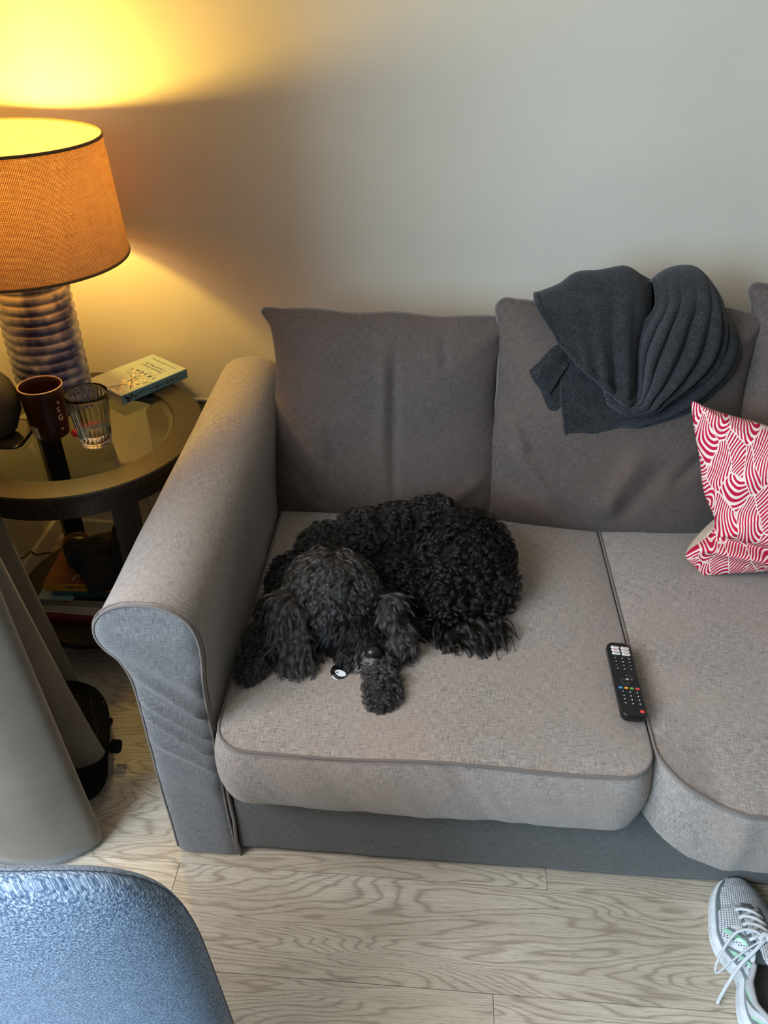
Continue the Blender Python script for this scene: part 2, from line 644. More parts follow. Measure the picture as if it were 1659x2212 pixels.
def seat_cushion(name, label, x0, x1, y0, y1, z0, z1, seed, fxyz, mat=M_SOFA):
    t = thing(name, label, 'cushion', ((x0 + x1) / 2, (y0 + y1) / 2, z0), 'seat cushions of the grey sofa')
    wd, dp = x1 - x0, y1 - y0
    O = rr_outline(wd, dp, .055, 360)
    c = np.array([(x0 + x1) / 2, (y0 + y1) / 2])
    n = len(O)
    rings, uvs = [], []
    per = np.r_[0, np.cumsum(np.linalg.norm(np.diff(np.vstack([O, O[:1]]), axis=0), axis=1))][:n]
    for s in np.r_[.0, np.linspace(.03, .9, 60), .93, .955, .975, .99, 1.0][::-1]:
        # shrink towards the centre keeping the rectangle's aspect
        xy = O * s
        zt = z1 + .020 * (1 - np.abs(O[:, 0] / (wd / 2) * s) ** 5) * (1 - np.abs(O[:, 1] / (dp / 2) * s) ** 5)
        rings.append(np.c_[xy + c, zt])
        uvs.append(xy + c)
    top_n = len(rings)
    # side rows below the seam
    sides = []
    nv = 22
    for k in range(1, nv + 1):
        v = k / nv
        bulge = .016 * math.sin(PI * min(1, v * 1.02)) ** .7 - .002
        nd = O / np.linalg.norm(O, axis=1)[:, None]
        # outward normal of the outline
        tg = np.roll(O, -1, 0) - np.roll(O, 1, 0)
        nn = np.c_[tg[:, 1], -tg[:, 0]]
        nn /= np.linalg.norm(nn, axis=1)[:, None]
        xy = O + nn * bulge
        z = z1 + (z0 - z1) * v
        if v > .93:
            xy = O + nn * (bulge - .008 * (v - .93) / .07)
        sides.append(np.c_[xy + c, np.full(n, z)])
        uvs.append(np.c_[per, np.full(n, z)])
    V = np.vstack(rings + sides)
    V = fxyz(V)
    tot = top_n + nv
    Fc = []
    for j in range(top_n - 1):      # rings[0] is the outline, last is centre
        for i in range(n):
            i2 = (i + 1) % n
            Fc.append((j * n + i, j * n + i2, (j + 1) * n + i2, (j + 1) * n + i))
    for k in range(nv):
        a = 0 if k == 0 else (top_n + k - 1) * n
        b = (top_n + k) * n
        for i in range(n):
            i2 = (i + 1) % n
            Fc.append((a + i, b + i, b + i2, a + i2))
    Fc.append(tuple(range((tot - 1) * n + n - 1, (tot - 1) * n - 1, -1)))
    o = mesh_obj('cover', V, Fc, mat, t, uv=np.vstack(uvs))
    pl = fxyz(np.c_[O + c, np.full(n, z1)])
    pl[:, 2] += .0008
    MB().tube(pl, .0026, 8, True).build('piping', M_PIPE, t, True)
    return t


def f_seat1(V):
    V = V.copy()
    x, y, z = V.copy().T
    fr = np.clip((.25 - y) / .25, 0, 1)
    up_ = np.clip((z - .26) / .14, 0, 1)
    V[:, 2] += .0045 * wob(V * [1, 1, .3], 9, 21) * up_
    # dip under the dog, shallow
    V[:, 2] -= .012 * np.exp(-(((x - .28) / .20) ** 2 + ((y - .36) / .18) ** 2)) * up_
    # front boxing wrinkles: slanting
    fw_ = (y < .012) & (z < .398)
    V[:, 1] -= np.where(fw_, .0045 * wob(np.c_[x * 1.0 + z * .6, z * .25, x * 0], 42, 5, 3), 0)
    V[:, 1] -= np.where(z < .40, .008 * fr, 0)
    # front lower edge hangs lower to the right
    V[:, 2] -= np.clip((.4 - z) / .16, 0, 1) * fr * (.012 * x / .74)
    # seam waviness
    V[:, 2] += .003 * np.sin(x * 17 + 1) * fr * (z > .39)
    return V


def f_seat2(V):
    V = V.copy()
    x, y, z = V.copy().T
    fr = np.clip((.22 - y) / .22, 0, 1)
    up_ = np.clip((z - .26) / .14, 0, 1)
    V[:, 2] += .005 * wob(V * [1, 1, .3], 9, 31) * up_
    V[:, 2] -= .03 * fr ** 1.5 * up_ * np.clip((x - .74) / .1, 0, 1)
    V[:, 1] -= .045 * fr ** 2 * np.clip((x - .76) / .12, 0, 1)
    V[:, 2] -= np.clip((.4 - z) / .15, 0, 1) * fr * .045 * np.clip((x - .74) / .09, 0, 1)
    fw_ = (y < -.0) & (z < .38)
    V[:, 1] -= np.where(fw_, .004 * wob(np.c_[x, z * .25, x * 0], 40, 8, 3), 0)
    return V


seat_cushion('seat_cushion', 'grey seat cushion the dog lies on, beside the sofa arm', .008, .741, -.010, .72, .245, .398, 1, f_seat1)
seat_cushion('seat_cushion', 'grey seat cushion right of the remote control, under the red patterned pillow', .748, 1.50, -.010, .72, .245, .398, 2, f_seat2)


def knife_pillow(name, label, cat, wd, hh, rc, tf, tb, M, mat, seed, group=None, outl=None, wr=.004, fn=None, pipe=.0026, res=320, colf=None, rings_n=64, backmat=None):
    """pillow with one seam: local x = width, y = height, z = towards the sitter"""
    t = thing(name, label, cat, M @ Vector((0, -hh / 2, 0)), group)
    O = rr_outline(wd, hh, rc, res)
    UV0 = np.c_[O[:, 0] / (wd / 2), O[:, 1] / (hh / 2)]
    if outl is not None:
        O = outl(O)
    n = len(O)
    V, uv, Fc = [], [], []
    S = np.r_[np.linspace(0.0, .9, rings_n), .93, .955, .975, .99, 1.0][::-1]
    layers = []
    for side, th in ((1, tf), (-1, tb)):
        for j, s in enumerate(S):
            xy = O * s
            q = UV0 * s
            z = th * side * (np.clip(1 - np.abs(q[:, 0]) ** 3.0, 0, 1) * np.clip(1 - np.abs(q[:, 1]) ** 3.0, 0, 1)) ** .55
            P = np.c_[xy, z]
            layers.append(P)
            uv.append(xy)
    A = np.vstack(layers)
    e = np.clip(abs(A[:, 2]) / max(tf, 1e-6) * 1.5, 0, 1)
    A[:, 2] += wr * wob(A, 12, seed) * e
    if fn is not None:
        A = fn(A)
    k = len(S)
    for side in (0, 1):
        for j in range(k - 1):
            a, b = (side * k + j) * n, (side * k + j + 1) * n
            if side == 1 and j == 0:
                a = 0
            for i in range(n):
                i2 = (i + 1) % n
                Fc.append((a + i, a + i2, b + i2, b + i) if side == 0 else (a + i, b + i, b + i2, a + i2))
    W_ = np.array([tuple(M @ Vector(p)) for p in A])
    col = colf(A) if colf is not None else None
    nf = len(Fc) // 2
    if backmat:
        o = mesh_obj('cover', W_, Fc, None, t, uv=np.vstack(uv), col=col, mats=[mat, backmat], fmat=[0] * nf + [1] * (len(Fc) - nf))
    else:
        o = mesh_obj('cover', W_, Fc, mat, t, uv=np.vstack(uv), col=col)
    if pipe:
        MB().tube(W_[:n], pipe, 8, True).build('piping', M_PIPE, t, True)
    return t


def back_M(xc, ybot, zbot, ytop, ztop):
    v = Vector((0, ytop - ybot, ztop - zbot))
    h = v.length
    v.normalize()
    ex = Vector((1, 0, 0))
    ez = ex.cross(v)
    o = Vector((xc, (ybot + ytop) / 2, (zbot + ztop) / 2))
    return Matrix(((ex.x, v.x, ez.x, o.x), (ex.y, v.y, ez.y, o.y), (ex.z, v.z, ez.z, o.z), (0, 0, 0, 1))), h


def ear_outline(lt=.03, rt=.02, wavy=.004, shift=0.0):
    def f(O):
        O = O.copy()
        w2, h2 = abs(O[:, 0]).max(), abs(O[:, 1]).max()
        u, v = O[:, 0] / w2, O[:, 1] / h2
        # sides pinch in a little below the top corners, top edge sags between the ears
        O[:, 0] -= np.sign(u) * np.clip(abs(u) - .5, 0, .5) * 2 * (.018 * np.sin(np.clip((v + .2) / 1.2, 0, 1) * PI))
        O[:, 0] += np.where(u < 0, -1, 1) * np.where(u < 0, lt, rt) * np.clip((v - .78) / .22, 0, 1) ** 1.5 * np.clip((abs(u) - .6) / .4, 0, 1)
        O[:, 1] += np.where(v > .8, wavy * np.sin(u * 9 + shift) + .010 * np.clip((abs(u) - .82) / .18, 0, 1), 0)
        return O
    return f


def back_folds(specs, extra=None):
    def f(A):
        A = A.copy()
        x, y = A[:, 0], A[:, 1]
        e = np.clip(A[:, 2] / .03, 0, 1)
        for (x0, y0, x1, y1, amp, wdt) in specs:
            d = np.array([x1 - x0, y1 - y0])
            L = np.linalg.norm(d)
            d /= L
            t_ = (x - x0) * d[0] + (y - y0) * d[1]
            q = -(x - x0) * d[1] + (y - y0) * d[0]
            m_ = np.clip(t_ / (.25 * L), 0, 1) * np.clip((L - t_) / (.25 * L), 0, 1)
            A[:, 2] += amp * np.exp(-(q / wdt) ** 2) * m_ * e
        if extra:
            A = extra(A)
        return A
    return f


Mb, hh = back_M(.243, .672, .388, .800, .842)
knife_pillow('back_cushion', 'grey back cushion in the corner behind the dog, next to the arm', 'cushion', .525, hh, .028, .075, .05, Mb, M_BACK_SHADED, 41, 'back cushions of the grey sofa',
             outl=ear_outline(.030, .018, .003, 1.0), wr=.0035,
             fn=back_folds([(.02, .21, .03, -.22, -.008, .012), (-.005, .20, 0.0, -.1, .005, .012), (-.20, -.02, -.05, -.21, .012, .02), (-.22, -.08, -.12, -.21, -.008, .012), (.12, .21, .13, .12, -.005, .01),
                            (-.15, .02, -.12, -.08, .006, .015), (.24, -.1, .12, -.21, .007, .016)]))
def left_tuck(O):
    v = O[:, 1] / abs(O[:, 1]).max()
    k = np.clip((-O[:, 0] - .02) / .22, 0, 1)
    O[:, 0] += .024 * k * k * (3 - 2 * k) * np.clip((.4 - v) / 1.4, 0, 1)
    return O


Mb2, hh2 = back_M(.752, .664, .386, .795, .880)
knife_pillow('back_cushion', 'grey back cushion under the charcoal scarf', 'cushion', .565, hh2, .03, .082, .05, Mb2, M_BACK_SHADED, 52, 'back cushions of the grey sofa',
             outl=lambda O: left_tuck(ear_outline(.006, .02, .005, 2.5)(O)), wr=.005,
             fn=back_folds([(-.25, -.02, -.10, -.20, .014, .022), (-.24, -.10, -.02, -.225, -.008, .020), (.06, -.02, -.04, -.21, .012, .026), (.11, -.05, .02, -.215, -.009, .022), (-.24, .02, -.19, -.06, .012, .012),
                            (-.26, .10, -.23, .0, -.008, .012), (.22, .0, .12, -.12, -.008, .016), (.0, -.12, .0, -.2, .006, .02)]))
Mb3, hh3 = back_M(1.272, .68, .39, .81, .935)
knife_pillow('back_cushion', 'grey back cushion at the right edge of the frame behind the red pillow', 'cushion', .56, hh3, .03, .082, .05, Mb3, M_BACK_SHADED, 63, 'back cushions of the grey sofa',
             outl=ear_outline(.02, .02, .004, .5), wr=.004)

# ------------------------------------------------------------------ side table
TX, TY, TZ = -.463, .685, .588
table = thing('side_table', 'round black brown side table with a glass inset top and open lower shelf', 'table', (TX, TY, 0))
RO, RI = .288, .222
prof = [(RI, TZ - .012), (RI, TZ - .001), (RI + .001, TZ), (RO - .003, TZ), (RO, TZ - .003), (RO, TZ - .018), (RO - .006, TZ - .022), (RO - .010, TZ - .060), (RO - .035, TZ - .060), (RO - .035, TZ - .022), (RI - .012, TZ - .022), (RI - .012, TZ - .012), (RI, TZ - .012)]
o = MB().lathe(prof, (TX, TY), 128, False).build('top_ring', M_BLACKWOOD, table, angle=35)
fixnormals(o)


def glass_mat(name, col=(1, 1, 1, 1), rough=.0, ior=1.45):
    t = NT(name)
    t.b.inputs['Base Color'].default_value = col
    t.b.inputs['Roughness'].default_value = rough
    t.b.inputs['IOR'].default_value = ior
    t.b.inputs['Transmission Weight'].default_value = 1
    return t


gm = NT('table_glass')
gm.t.nodes.remove(gm.b)
# thin pane: straight transmission plus a Fresnel mirror, smudged a little
f = gm.noise(gm.coord(), 26, 6, .7)
_tr = gm.n('ShaderNodeBsdfTransparent')
_tr.inputs[0].default_value = (.90, .95, .92, 1)
_gl = gm.n('ShaderNodeBsdfGlossy')
gm.l(gm.ramp(f, [(.5, (.02, .02, .02, 1)), (.8, (.16, .16, .16, 1))]), _gl.inputs['Roughness'])
_fr = gm.n('ShaderNodeFresnel', x0=1.55)
_mx = gm.n('ShaderNodeMixShader')
_geo = gm.n('ShaderNodeNewGeometry')
gm.l(gm.math('MULTIPLY', _fr.outputs[0], gm.math('SUBTRACT', 1.0, _geo.outputs['Backfacing'])), _mx.inputs[0])
gm.l(_tr.outputs[0], _mx.inputs[1])
gm.l(_gl.outputs[0], _mx.inputs[2])
gm.l(_mx.outputs[0], gm.out.inputs[0])
o = MB().lathe([(0, TZ - .0105), (RI - .0015, TZ - .0105), (RI - .0005, TZ - .0095), (RI - .0005, TZ - .0035), (RI - .0015, TZ - .0025), (0, TZ - .0025)], (TX, TY), 128, False).build('glass_top', gm.m, table, angle=35)
fixnormals(o)
SHZ = .125
o = MB().lathe([(0, SHZ - .018), (.226, SHZ - .018), (.230, SHZ - .015), (.230, SHZ - .003), (.227, SHZ), (0, SHZ)], (TX, TY), 96, False).build('lower_shelf', M_BLACKWOOD, table, angle=35)
fixnormals(o)
for a in (43, 133, 223, 312):
    ar = math.radians(a)
    M = Matrix.Translation((TX, TY, 0)) @ Matrix.Rotation(ar, 4, 'Z')
    MB().box(.232, .268, -.025, .025, 0, TZ - .022, .002, M).build('leg', M_BLACKWOOD, table)
o = None

# ------------------------------------------------------------------ lamp
LX, LY = -.535, .785
lamp = thing('table_lamp', 'lit table lamp with orange woven drum shade and ribbed blue ceramic base', 'lamp', (LX, LY, TZ))


def ceramic():
    t = NT('blue_glazed_ceramic')
    x, y, z = t.xyz(t.coord())
    # washy blue blotches, stronger in vertical bands
    f = t.noise(t.comb(t.math('MULTIPLY', x, 26.0), t.math('MULTIPLY', y, 26.0), t.math('MULTIPLY', z, 14.0)), 1.0, 2, .45, .2)
    zf = t.n('ShaderNodeMapRange', x1=.60, x2=.90, x3=.12, x4=-.06)
    t.l(z, zf.inputs[0])
    g = t.math('ADD', f, zf.outputs[0])
    t.l(t.ramp(g, [(.36, srgb(158, 162, 172)), (.52, srgb(98, 104, 144)), (.68, srgb(46, 52, 104))]), t.b.inputs['Base Color'])
    t.b.inputs['Roughness'].default_value = .26
    t.b.inputs['Coat Weight'].default_value = .15
    t.b.inputs['Coat Roughness'].default_value = .06
    return t.m


prof = [(0, TZ), (.067, TZ), (.073, TZ + .004)]
zb, ztop, nr = TZ + .006, .905, 14
pit = (ztop - zb) / nr
for k in range(nr):
    for q in np.linspace(0, 1, 15)[:-1]:
        a = q * PI
        prof.append((.0725 + .0095 * abs(math.sin(a)) ** .6 - (.012 if (k == nr - 1 and q > .6) else 0), zb + pit * (k + q)))
prof += [(.062, ztop), (.03, ztop + .008), (0, ztop + .008)]
o = MB().lathe(prof, (LX, LY), 96, False).build('ceramic_base', ceramic(), lamp, True)
fixnormals(o)
brass = simple('brass', srgb(190, 150, 80), .3, 1)
MB().lathe([(.0, .91), (.011, .91), (.011, .975), (.019, .978), (.019, 1.02), (.0, 1.02)], (LX, LY), 24, False).build('lamp_holder', brass, lamp, angle=40)
ZS0, RS0, ZS1, RS1 = .945, .219, 1.175, .2045


def shade_mat(inner=False):
    t = NT('woven_lampshade' + ('_lining' if inner else ''))
    for nd in list(t.t.nodes):
        if nd != t.out:
            t.t.nodes.remove(nd)
    if inner:
        df = t.n('ShaderNodeBsdfDiffuse')
        df.inputs[0].default_value = srgb(250, 240, 225)
        tr = t.n('ShaderNodeBsdfTranslucent')
        tr.inputs[0].default_value = srgb(250, 225, 190)
        ms = t.n('ShaderNodeMixShader', x0=.25)
    else:
        u, v, _ = t.xyz(t.coord('UV'))
        jx = t.noise(t.comb(t.math('MULTIPLY', u, 18.0), t.math('MULTIPLY', v, 900.0)), 1.0, 2)
        jy = t.noise(t.comb(t.math('MULTIPLY', u, 900.0), t.math('MULTIPLY', v, 10.0)), 1.0, 2)
        su = t.math('MULTIPLY_ADD', t.math('SINE', t.math('MULTIPLY', u, 2 * PI * 330)), .5, .5)
        sv = t.math('MULTIPLY_ADD', t.math('SINE', t.math('MULTIPLY', v, 2 * PI * 330)), .5, .5)
        th = t.math('MULTIPLY', t.math('MULTIPLY_ADD', su, .7, t.math('MULTIPLY', jy, .5)), t.math('MULTIPLY_ADD', sv, .4, t.math('MULTIPLY', jx, 1.1)))
        c1 = t.ramp(th, [(.08, srgb(100, 50, 18)), (.45, srgb(196, 116, 56)), (.85, srgb(255, 214, 140))])
        df = t.n('ShaderNodeBsdfDiffuse')
        t.l(t.ramp(th, [(.1, srgb(120, 88, 58)), (.7, srgb(200, 160, 118))]), df.inputs[0])
        tr = t.n('ShaderNodeBsdfTranslucent')
        t.l(c1, tr.inputs[0])
        ms = t.n('ShaderNodeMixShader', x0=.085)
    t.l(df.outputs[0], ms.inputs[1])
    t.l(tr.outputs[0], ms.inputs[2])
    t.l(ms.outputs[0], t.out.inputs[0])
    return t.m


n = 160
shade = None
V, uv, Fc = [], [], []
for j in range(12):
    q = j / 11
    r, z = RS0 + (RS1 - RS0) * q, ZS0 + (ZS1 - ZS0) * q
    for i in range(n + 1):
        a = 2 * PI * i / n
        V.append((LX + r * math.cos(a), LY + r * math.sin(a), z))
        uv.append((a * .21, z))
for j in range(11):
    for i in range(n):
        a = j * (n + 1) + i
        Fc.append((a, a + 1, a + n + 2, a + n + 1))
shade = mesh_obj('lamp_shade', V, Fc, shade_mat(), lamp, uv=uv)
trim_m = simple('shade_trim', srgb(110, 84, 52), .7)
for nm, r, z in (('top_trim', RS1, ZS1), ('bottom_trim', RS0, ZS0)):
    o = MB().lathe([(r - .0016, z - .004), (r + .0016, z - .004), (r + .0018, z), (r + .0014, z + .0015), (r - .0016, z + .0015), (r - .0016, z - .004)], (LX, LY), n, False).build(nm, trim_m, shade, True)
spm = simple('spider_metal', srgb(120, 100, 70), .4, .8)
m = MB()
for k in range(3):
    a = 2 * PI * k / 3 + .6
    m.tube([(LX + .02 * math.cos(a), LY + .02 * math.sin(a), 1.0), (LX + RS0 * .99 * math.cos(a), LY + RS0 * .99 * math.sin(a), ZS0 + .03)], .0015, 6)
m.build('spider', spm, lamp)
bm_ = NT('bulb_glow')
bm_.b.inputs['Emission Color'].default_value = (1, .70, .34, 1)
bm_.b.inputs['Emission Strength'].default_value = 60
MB().lathe([(0, 1.105), (.015, 1.102), (.027, 1.088), (.030, 1.072), (.026, 1.05), (.014, 1.03), (.012, 1.02), (0, 1.02)], (LX, LY), 24, False).build('bulb', bm_.m, lamp, True)
pl = bpy.data.lights.new('bulb_light', 'POINT')
pl.energy = 20
pl.color = (1, .66, .12)
pl.shadow_soft_size = .032
po = bpy.data.objects.new('bulb_light', pl)
po.location = (LX, LY, 1.075)
COL.objects.link(po)
bpy.data.objects['bulb'].visible_shadow = True
po.location = (LX, LY, 1.122)

# ------------------------------------------------------------------ small dark box between table and sofa
bx = thing('storage_box', 'black box with a pale top rim squeezed between the side table and sofa arm', 'box', (-.30, .99, 0))
MB().box(-.40, -.236, .955, 1.026, 0, .490, .003).build('body', simple('black_plastic_box', srgb(22, 20, 18), .5), bx)
MB().box(-.402, -.234, 1.017, 1.030, .470, .496, .002).build('rim', simple('cream_rim', srgb(205, 195, 170), .45), bx)

# ------------------------------------------------------------------ hardback book on the table
BK = Vector((-.387, .918, TZ))
e_len = Vector((-.578, -.816, 0))      # towards the head of the book
e_wid = Vector((-.816, .578, 0)).normalized()  # from spine to fore edge
BL, BW, BT = .196, .136, .024
bo = BK
book = thing('hardback_book', 'pale green hardback book with a blossom branch on its cover, lying on the side table', 'book', bo)
MBk = Matrix(((e_wid.x, e_len.x, 0, bo.x), (e_wid.y, e_len.y, 0, bo.y), (0, 0, 1, bo.z + .0005), (0, 0, 0, 1)))
m_cov = speckled('book_cover_green', srgb(176, 190, 176), srgb(184, 197, 184), 40, .45, .05)
m_spine = speckled('book_spine_blue', srgb(96, 138, 162), srgb(104, 146, 168), 40, .45, .05)
m_page = NT('book_pages')
_x, _y, _z = m_page.xyz(m_page.coord())
m_page.l(m_page.ramp(m_page.noise(m_page.comb(0, 0, m_page.math('MULTIPLY', _z, 2500.0)), 1.0, 2), [(.3, srgb(190, 178, 158)), (.7, srgb(230, 220, 200))]), m_page.b.inputs['Base Color'])
m_page = m_page.m
m = MB().box(-BW / 2, BW / 2, -BL / 2, BL / 2, BT - .0028, BT, .0006).box(-BW / 2, BW / 2, -BL / 2, BL / 2, 0, .0028, .0006)
m.xf(MBk).build('cover', m_cov, book)
MB().box(-BW / 2 - .0012, -BW / 2 + .0025, -BL / 2, BL / 2, 0, BT, .001).xf(MBk).build('spine', m_spine, book)
MB().box(-BW / 2 + .0025, BW / 2 - .003, -BL / 2 + .003, BL / 2 - .003, .0028, BT - .0028).xf(MBk).build('pages', m_page, book)
ink = simple('dark_ink', srgb(40, 40, 44), .5)
ink2 = simple('grey_green_ink', srgb(120, 132, 118), .5)
blos = simple('cream_blossom_ink', srgb(238, 222, 176), .5)
brn = simple('branch_ink', srgb(70, 50, 44), .5)


def on_cover(x, y, dz=.0003):
    return MBk @ Matrix.Translation((x, y, BT + dz))


def on_spine(y, z):
    """local frame on the spine: text x = up, text y = towards the head"""
    o_ = MBk @ Vector((-BW / 2 - .0016, y, z))
    return frame_M(o_, (0, 0, 1), e_len)


for i, ch in enumerate('IKIGAI'):
    text_obj('title', ch, .016, ink, book, on_cover(-.050 + i * .0165, -.012), bold=.0002)
    text_obj('spine_title', ch, .0125, ink, book, on_spine(.012 - i * .0155, BT / 2), bold=.0003)
text_obj('subtitle', 'The Japanese Secret to', .0088, ink2, book, on_cover(0, -.042))
text_obj('subtitle', 'a Long and Happy Life', .0088, ink2, book, on_cover(0, -.054))
text_obj('byline', 'HECTOR GARCIA AND FRANCESC MIRALLES', .0048, ink2, book, on_cover(0, -.080))
m = MB()
r_ = random.Random(3)


def branch(p, ang, L, w, depth):
    pts = [p]
    a = ang
    q = Vector(p)
    for k in range(6):
        a += r_.uniform(-.3, .3)
        q = q + Vector((math.cos(a), math.sin(a))) * L / 6
        pts.append((q.x, q.y))
    P3 = [(x, y, BT + .0002) for x, y in pts if -BW / 2 + .004 < x < BW / 2 and -BL / 2 < y < BL / 2]
    if len(P3) > 1:
        m.tube(P3, [w * (1 - .6 * i / len(P3)) for i in range(len(P3))], 6, flat=1)
    tips = [pts[-1]]
    if depth > 0:
        for i in (2, 4, 6):
            if i < len(pts):
                tips += branch(pts[i], a + r_.choice((-1, 1)) * r_.uniform(.5, .9), L * .6, w * .6, depth - 1)
    return tips


tips = branch((-.064, .070), -.55, .075, .0013, 2) + branch((-.030, .052), .9, .05, .0010, 2) + branch((-.02, .045), -1.2, .04, .0008, 1)
m.xf(MBk).build('branch_print', brn, book)
m = MB()
for t_ in tips + [(r_.gauss(-.028, .016), r_.gauss(.045, .016)) for _ in range(46)]:
    x_, y_ = t_
    if not (-BW / 2 + .006 < x_ < BW / 2 - .004 and -BL / 2 < y_ < BL / 2 - .005):
        continue
    rr = r_.uniform(.0022, .0042)
    V = [(x_, y_, BT + .0006)]
    for k in range(15):
        a = 2 * PI * k / 15
        q = rr * (.68 + .32 * abs(math.cos(a * 2.5)))
        V.append((x_ + q * math.cos(a), y_ + q * math.sin(a), BT + .0004))
    m.add(V, [(0, k + 1, (k + 1) % 15 + 1) for k in range(15)])
m.xf(MBk).build('blossom_print', blos, book)
m = MB()
for (yy, zz_, rr) in ((.080, .010, .008), (.070, .015, .006), (.060, .008, .0045), (.048, .013, .003), (.088, .016, .006)):
    V = [(-BW / 2 - .0016, yy, zz_)]
    for k in range(9):
        a = 2 * PI * k / 9
        q = rr * r_.uniform(.5, 1)
        V.append((-BW / 2 - .0015, yy + q * math.cos(a), min(max(zz_ + q * math.sin(a), .001), BT - .001)))
    m.add(V, [(0, (k + 1) % 9 + 1, k + 1) for k in range(9)])
m.tube([(-BW / 2 - .0014, .085, .006), (-BW / 2 - .0014, .06, .012), (-BW / 2 - .0014, .03, .018), (-BW / 2 - .0014, .018, .012)], .0007, 5)
m.xf(MBk).build('spine_print', simple('navy_ink', srgb(30, 34, 50), .5), book)

# red cord loop and small dark case behind the lamp
o = MB().tube(spline([(-.485, .915, .592), (-.462, .935, .597), (-.448, .905, .600), (-.452, .885, .597), (-.475, .875, .592)], 24), .0038, 8).build('cord_loop', simple('red_rubber', srgb(170, 34, 22), .4), None, True)
tag(o, 'short red cord loop beside the foot of the lamp, behind the book', 'cord')

# ------------------------------------------------------------------ mug
MX, MY = -.500, .655
mug = thing('mug', 'tall dark maroon mug with a white printed label on the glass table top', 'mug', (MX, MY, TZ))
mm = simple('maroon_glaze', srgb(52, 19, 17), .38)
prof = [(0, TZ), (.034, TZ), (.038, TZ + .003), (.0405, TZ + .03), (.0455, TZ + .105), (.0465, TZ + .118), (.0455, TZ + .1195), (.0435, TZ + .118), (.0425, TZ + .105), (.0375, TZ + .03), (.034, TZ + .008), (0, TZ + .007)]
o = MB().lathe(prof, (MX, MY), 64, False).build('body', mm, mug, angle=60)
fixnormals(o)
MB().lathe([(.0435, TZ + .1185), (.0447, TZ + .1205), (.0462, TZ + .1205), (.0467, TZ + .1185)], (MX, MY), 64, False).build('rim', simple('pale_rim', srgb(190, 160, 140), .35), mug, True)


def curved_patch(c, r0_, r1_, z0, z1, a0, a1, n=12):
    V, Fc = [], []
    for j in range(2):
        z = (z0, z1)[j]
        r = (r0_, r1_)[j]
        for i in range(n + 1):
            a = a0 + (a1 - a0) * i / n
            V.append((c[0] + r * math.cos(a), c[1] + r * math.sin(a), z))
    for i in range(n):
        Fc.append((i, i + 1, n + 2 + i, n + 1 + i))
    return V, Fc


white_p = simple('white_print', srgb(225, 215, 205), .5)
V, Fc = curved_patch((MX, MY), .0396, .0419, TZ + .006, TZ + .036, math.radians(230), math.radians(260))
MB().add(V, Fc).build('label', speckled('paper_label', srgb(150, 140, 130), srgb(215, 205, 190), 500, .6), mug, True)
V, Fc = curved_patch((MX, MY), .0424, .0453, TZ + .042, TZ + .085, math.radians(212), math.radians(224))
MB().add(V, Fc).build('label', speckled('paper_label_two', srgb(120, 110, 100), srgb(190, 180, 165), 500, .6), mug, True)
for a, z, ch, s in ((-28, .072, 'S', .016), (-26, .052, 'G', .018), (-25, .090, 'c', .014), (-27, .024, '=', .012)):
    ar = math.radians(a)
    r = .0402 + z * .056
    text_obj('print', ch, s, white_p, mug, frame_M((MX + (r + .0006) * math.cos(ar), MY + (r + .0006) * math.sin(ar), TZ + z), (-math.sin(ar), math.cos(ar), 0), (0, 0, 1)), bold=.0002)

# ------------------------------------------------------------------ ribbed glass of water
GX, GY = -.385, .622
gt = thing('drinking_glass', 'ribbed clear drinking glass with a little water on the side table', 'glass', (GX, GY, TZ))
GH, NR = .125, 26
V, Fc = [], []
nseg = NR * 8
lv = [(0, 0, 0), (.026, 0, 0), (.031, .002, .3), (.0325, .008, .8), (.0345, .03, 1), (.0385, .07, 1), (.0415, .095, 1), (.0428, .107, .3), (.0438, .115, 0), (.0446, .1245, 0), (.0440, GH, 0), (.0430, .1243, 0),
      (.0418, .112, 0), (.0395, .09, 0), (.0360, .06, 0), (.0325, .03, 0), (.0300, .016, 0), (.026, .0125, 0), (0, .012, 0)]
for r, z, amp in lv:
    for i in range(nseg):
        a = 2 * PI * i / nseg
        rr = r + .0022 * amp * (abs(math.cos(a * NR / 2)) ** .8 - .5)
        V.append((GX + rr * math.cos(a), GY + rr * math.sin(a), TZ + .0004 + z))
for j in range(len(lv) - 1):
    for i in range(nseg):
        Fc.append((j * nseg + i, j * nseg + (i + 1) % nseg, (j + 1) * nseg + (i + 1) % nseg, (j + 1) * nseg + i))
o = mesh_obj('glass_body', V, Fc, glass_mat('clear_glass', (.97, .99, .98, 1)).m, gt)
fixnormals(o)
wt = glass_mat('water', (.97, .98, 1, 1), 0, 1.33).m
o = MB().lathe([(0, TZ + .0128), (.0258, TZ + .0132), (.0298, TZ + .0168), (.0323, TZ + .0304), (.0325, TZ + .032), (.0315, TZ + .0315), (0, TZ + .0315)], (GX, GY), 64, False).build('water', wt, gt, True)
fixnormals(o)
# pink lighter lying behind it
o = MB().tube(spline([(-.445, .640, TZ + .009), (-.425, .668, TZ + .009), (-.400, .692, TZ + .009)], 14), [.007, .0085] + [.009] * 10 + [.0085, .006], 12).build('lighter', simple('pink_plastic', srgb(214, 50, 76), .3, Subsurface_Weight=.2), None, True)
tag(o, 'small pink plastic lighter lying behind the drinking glass', 'lighter')

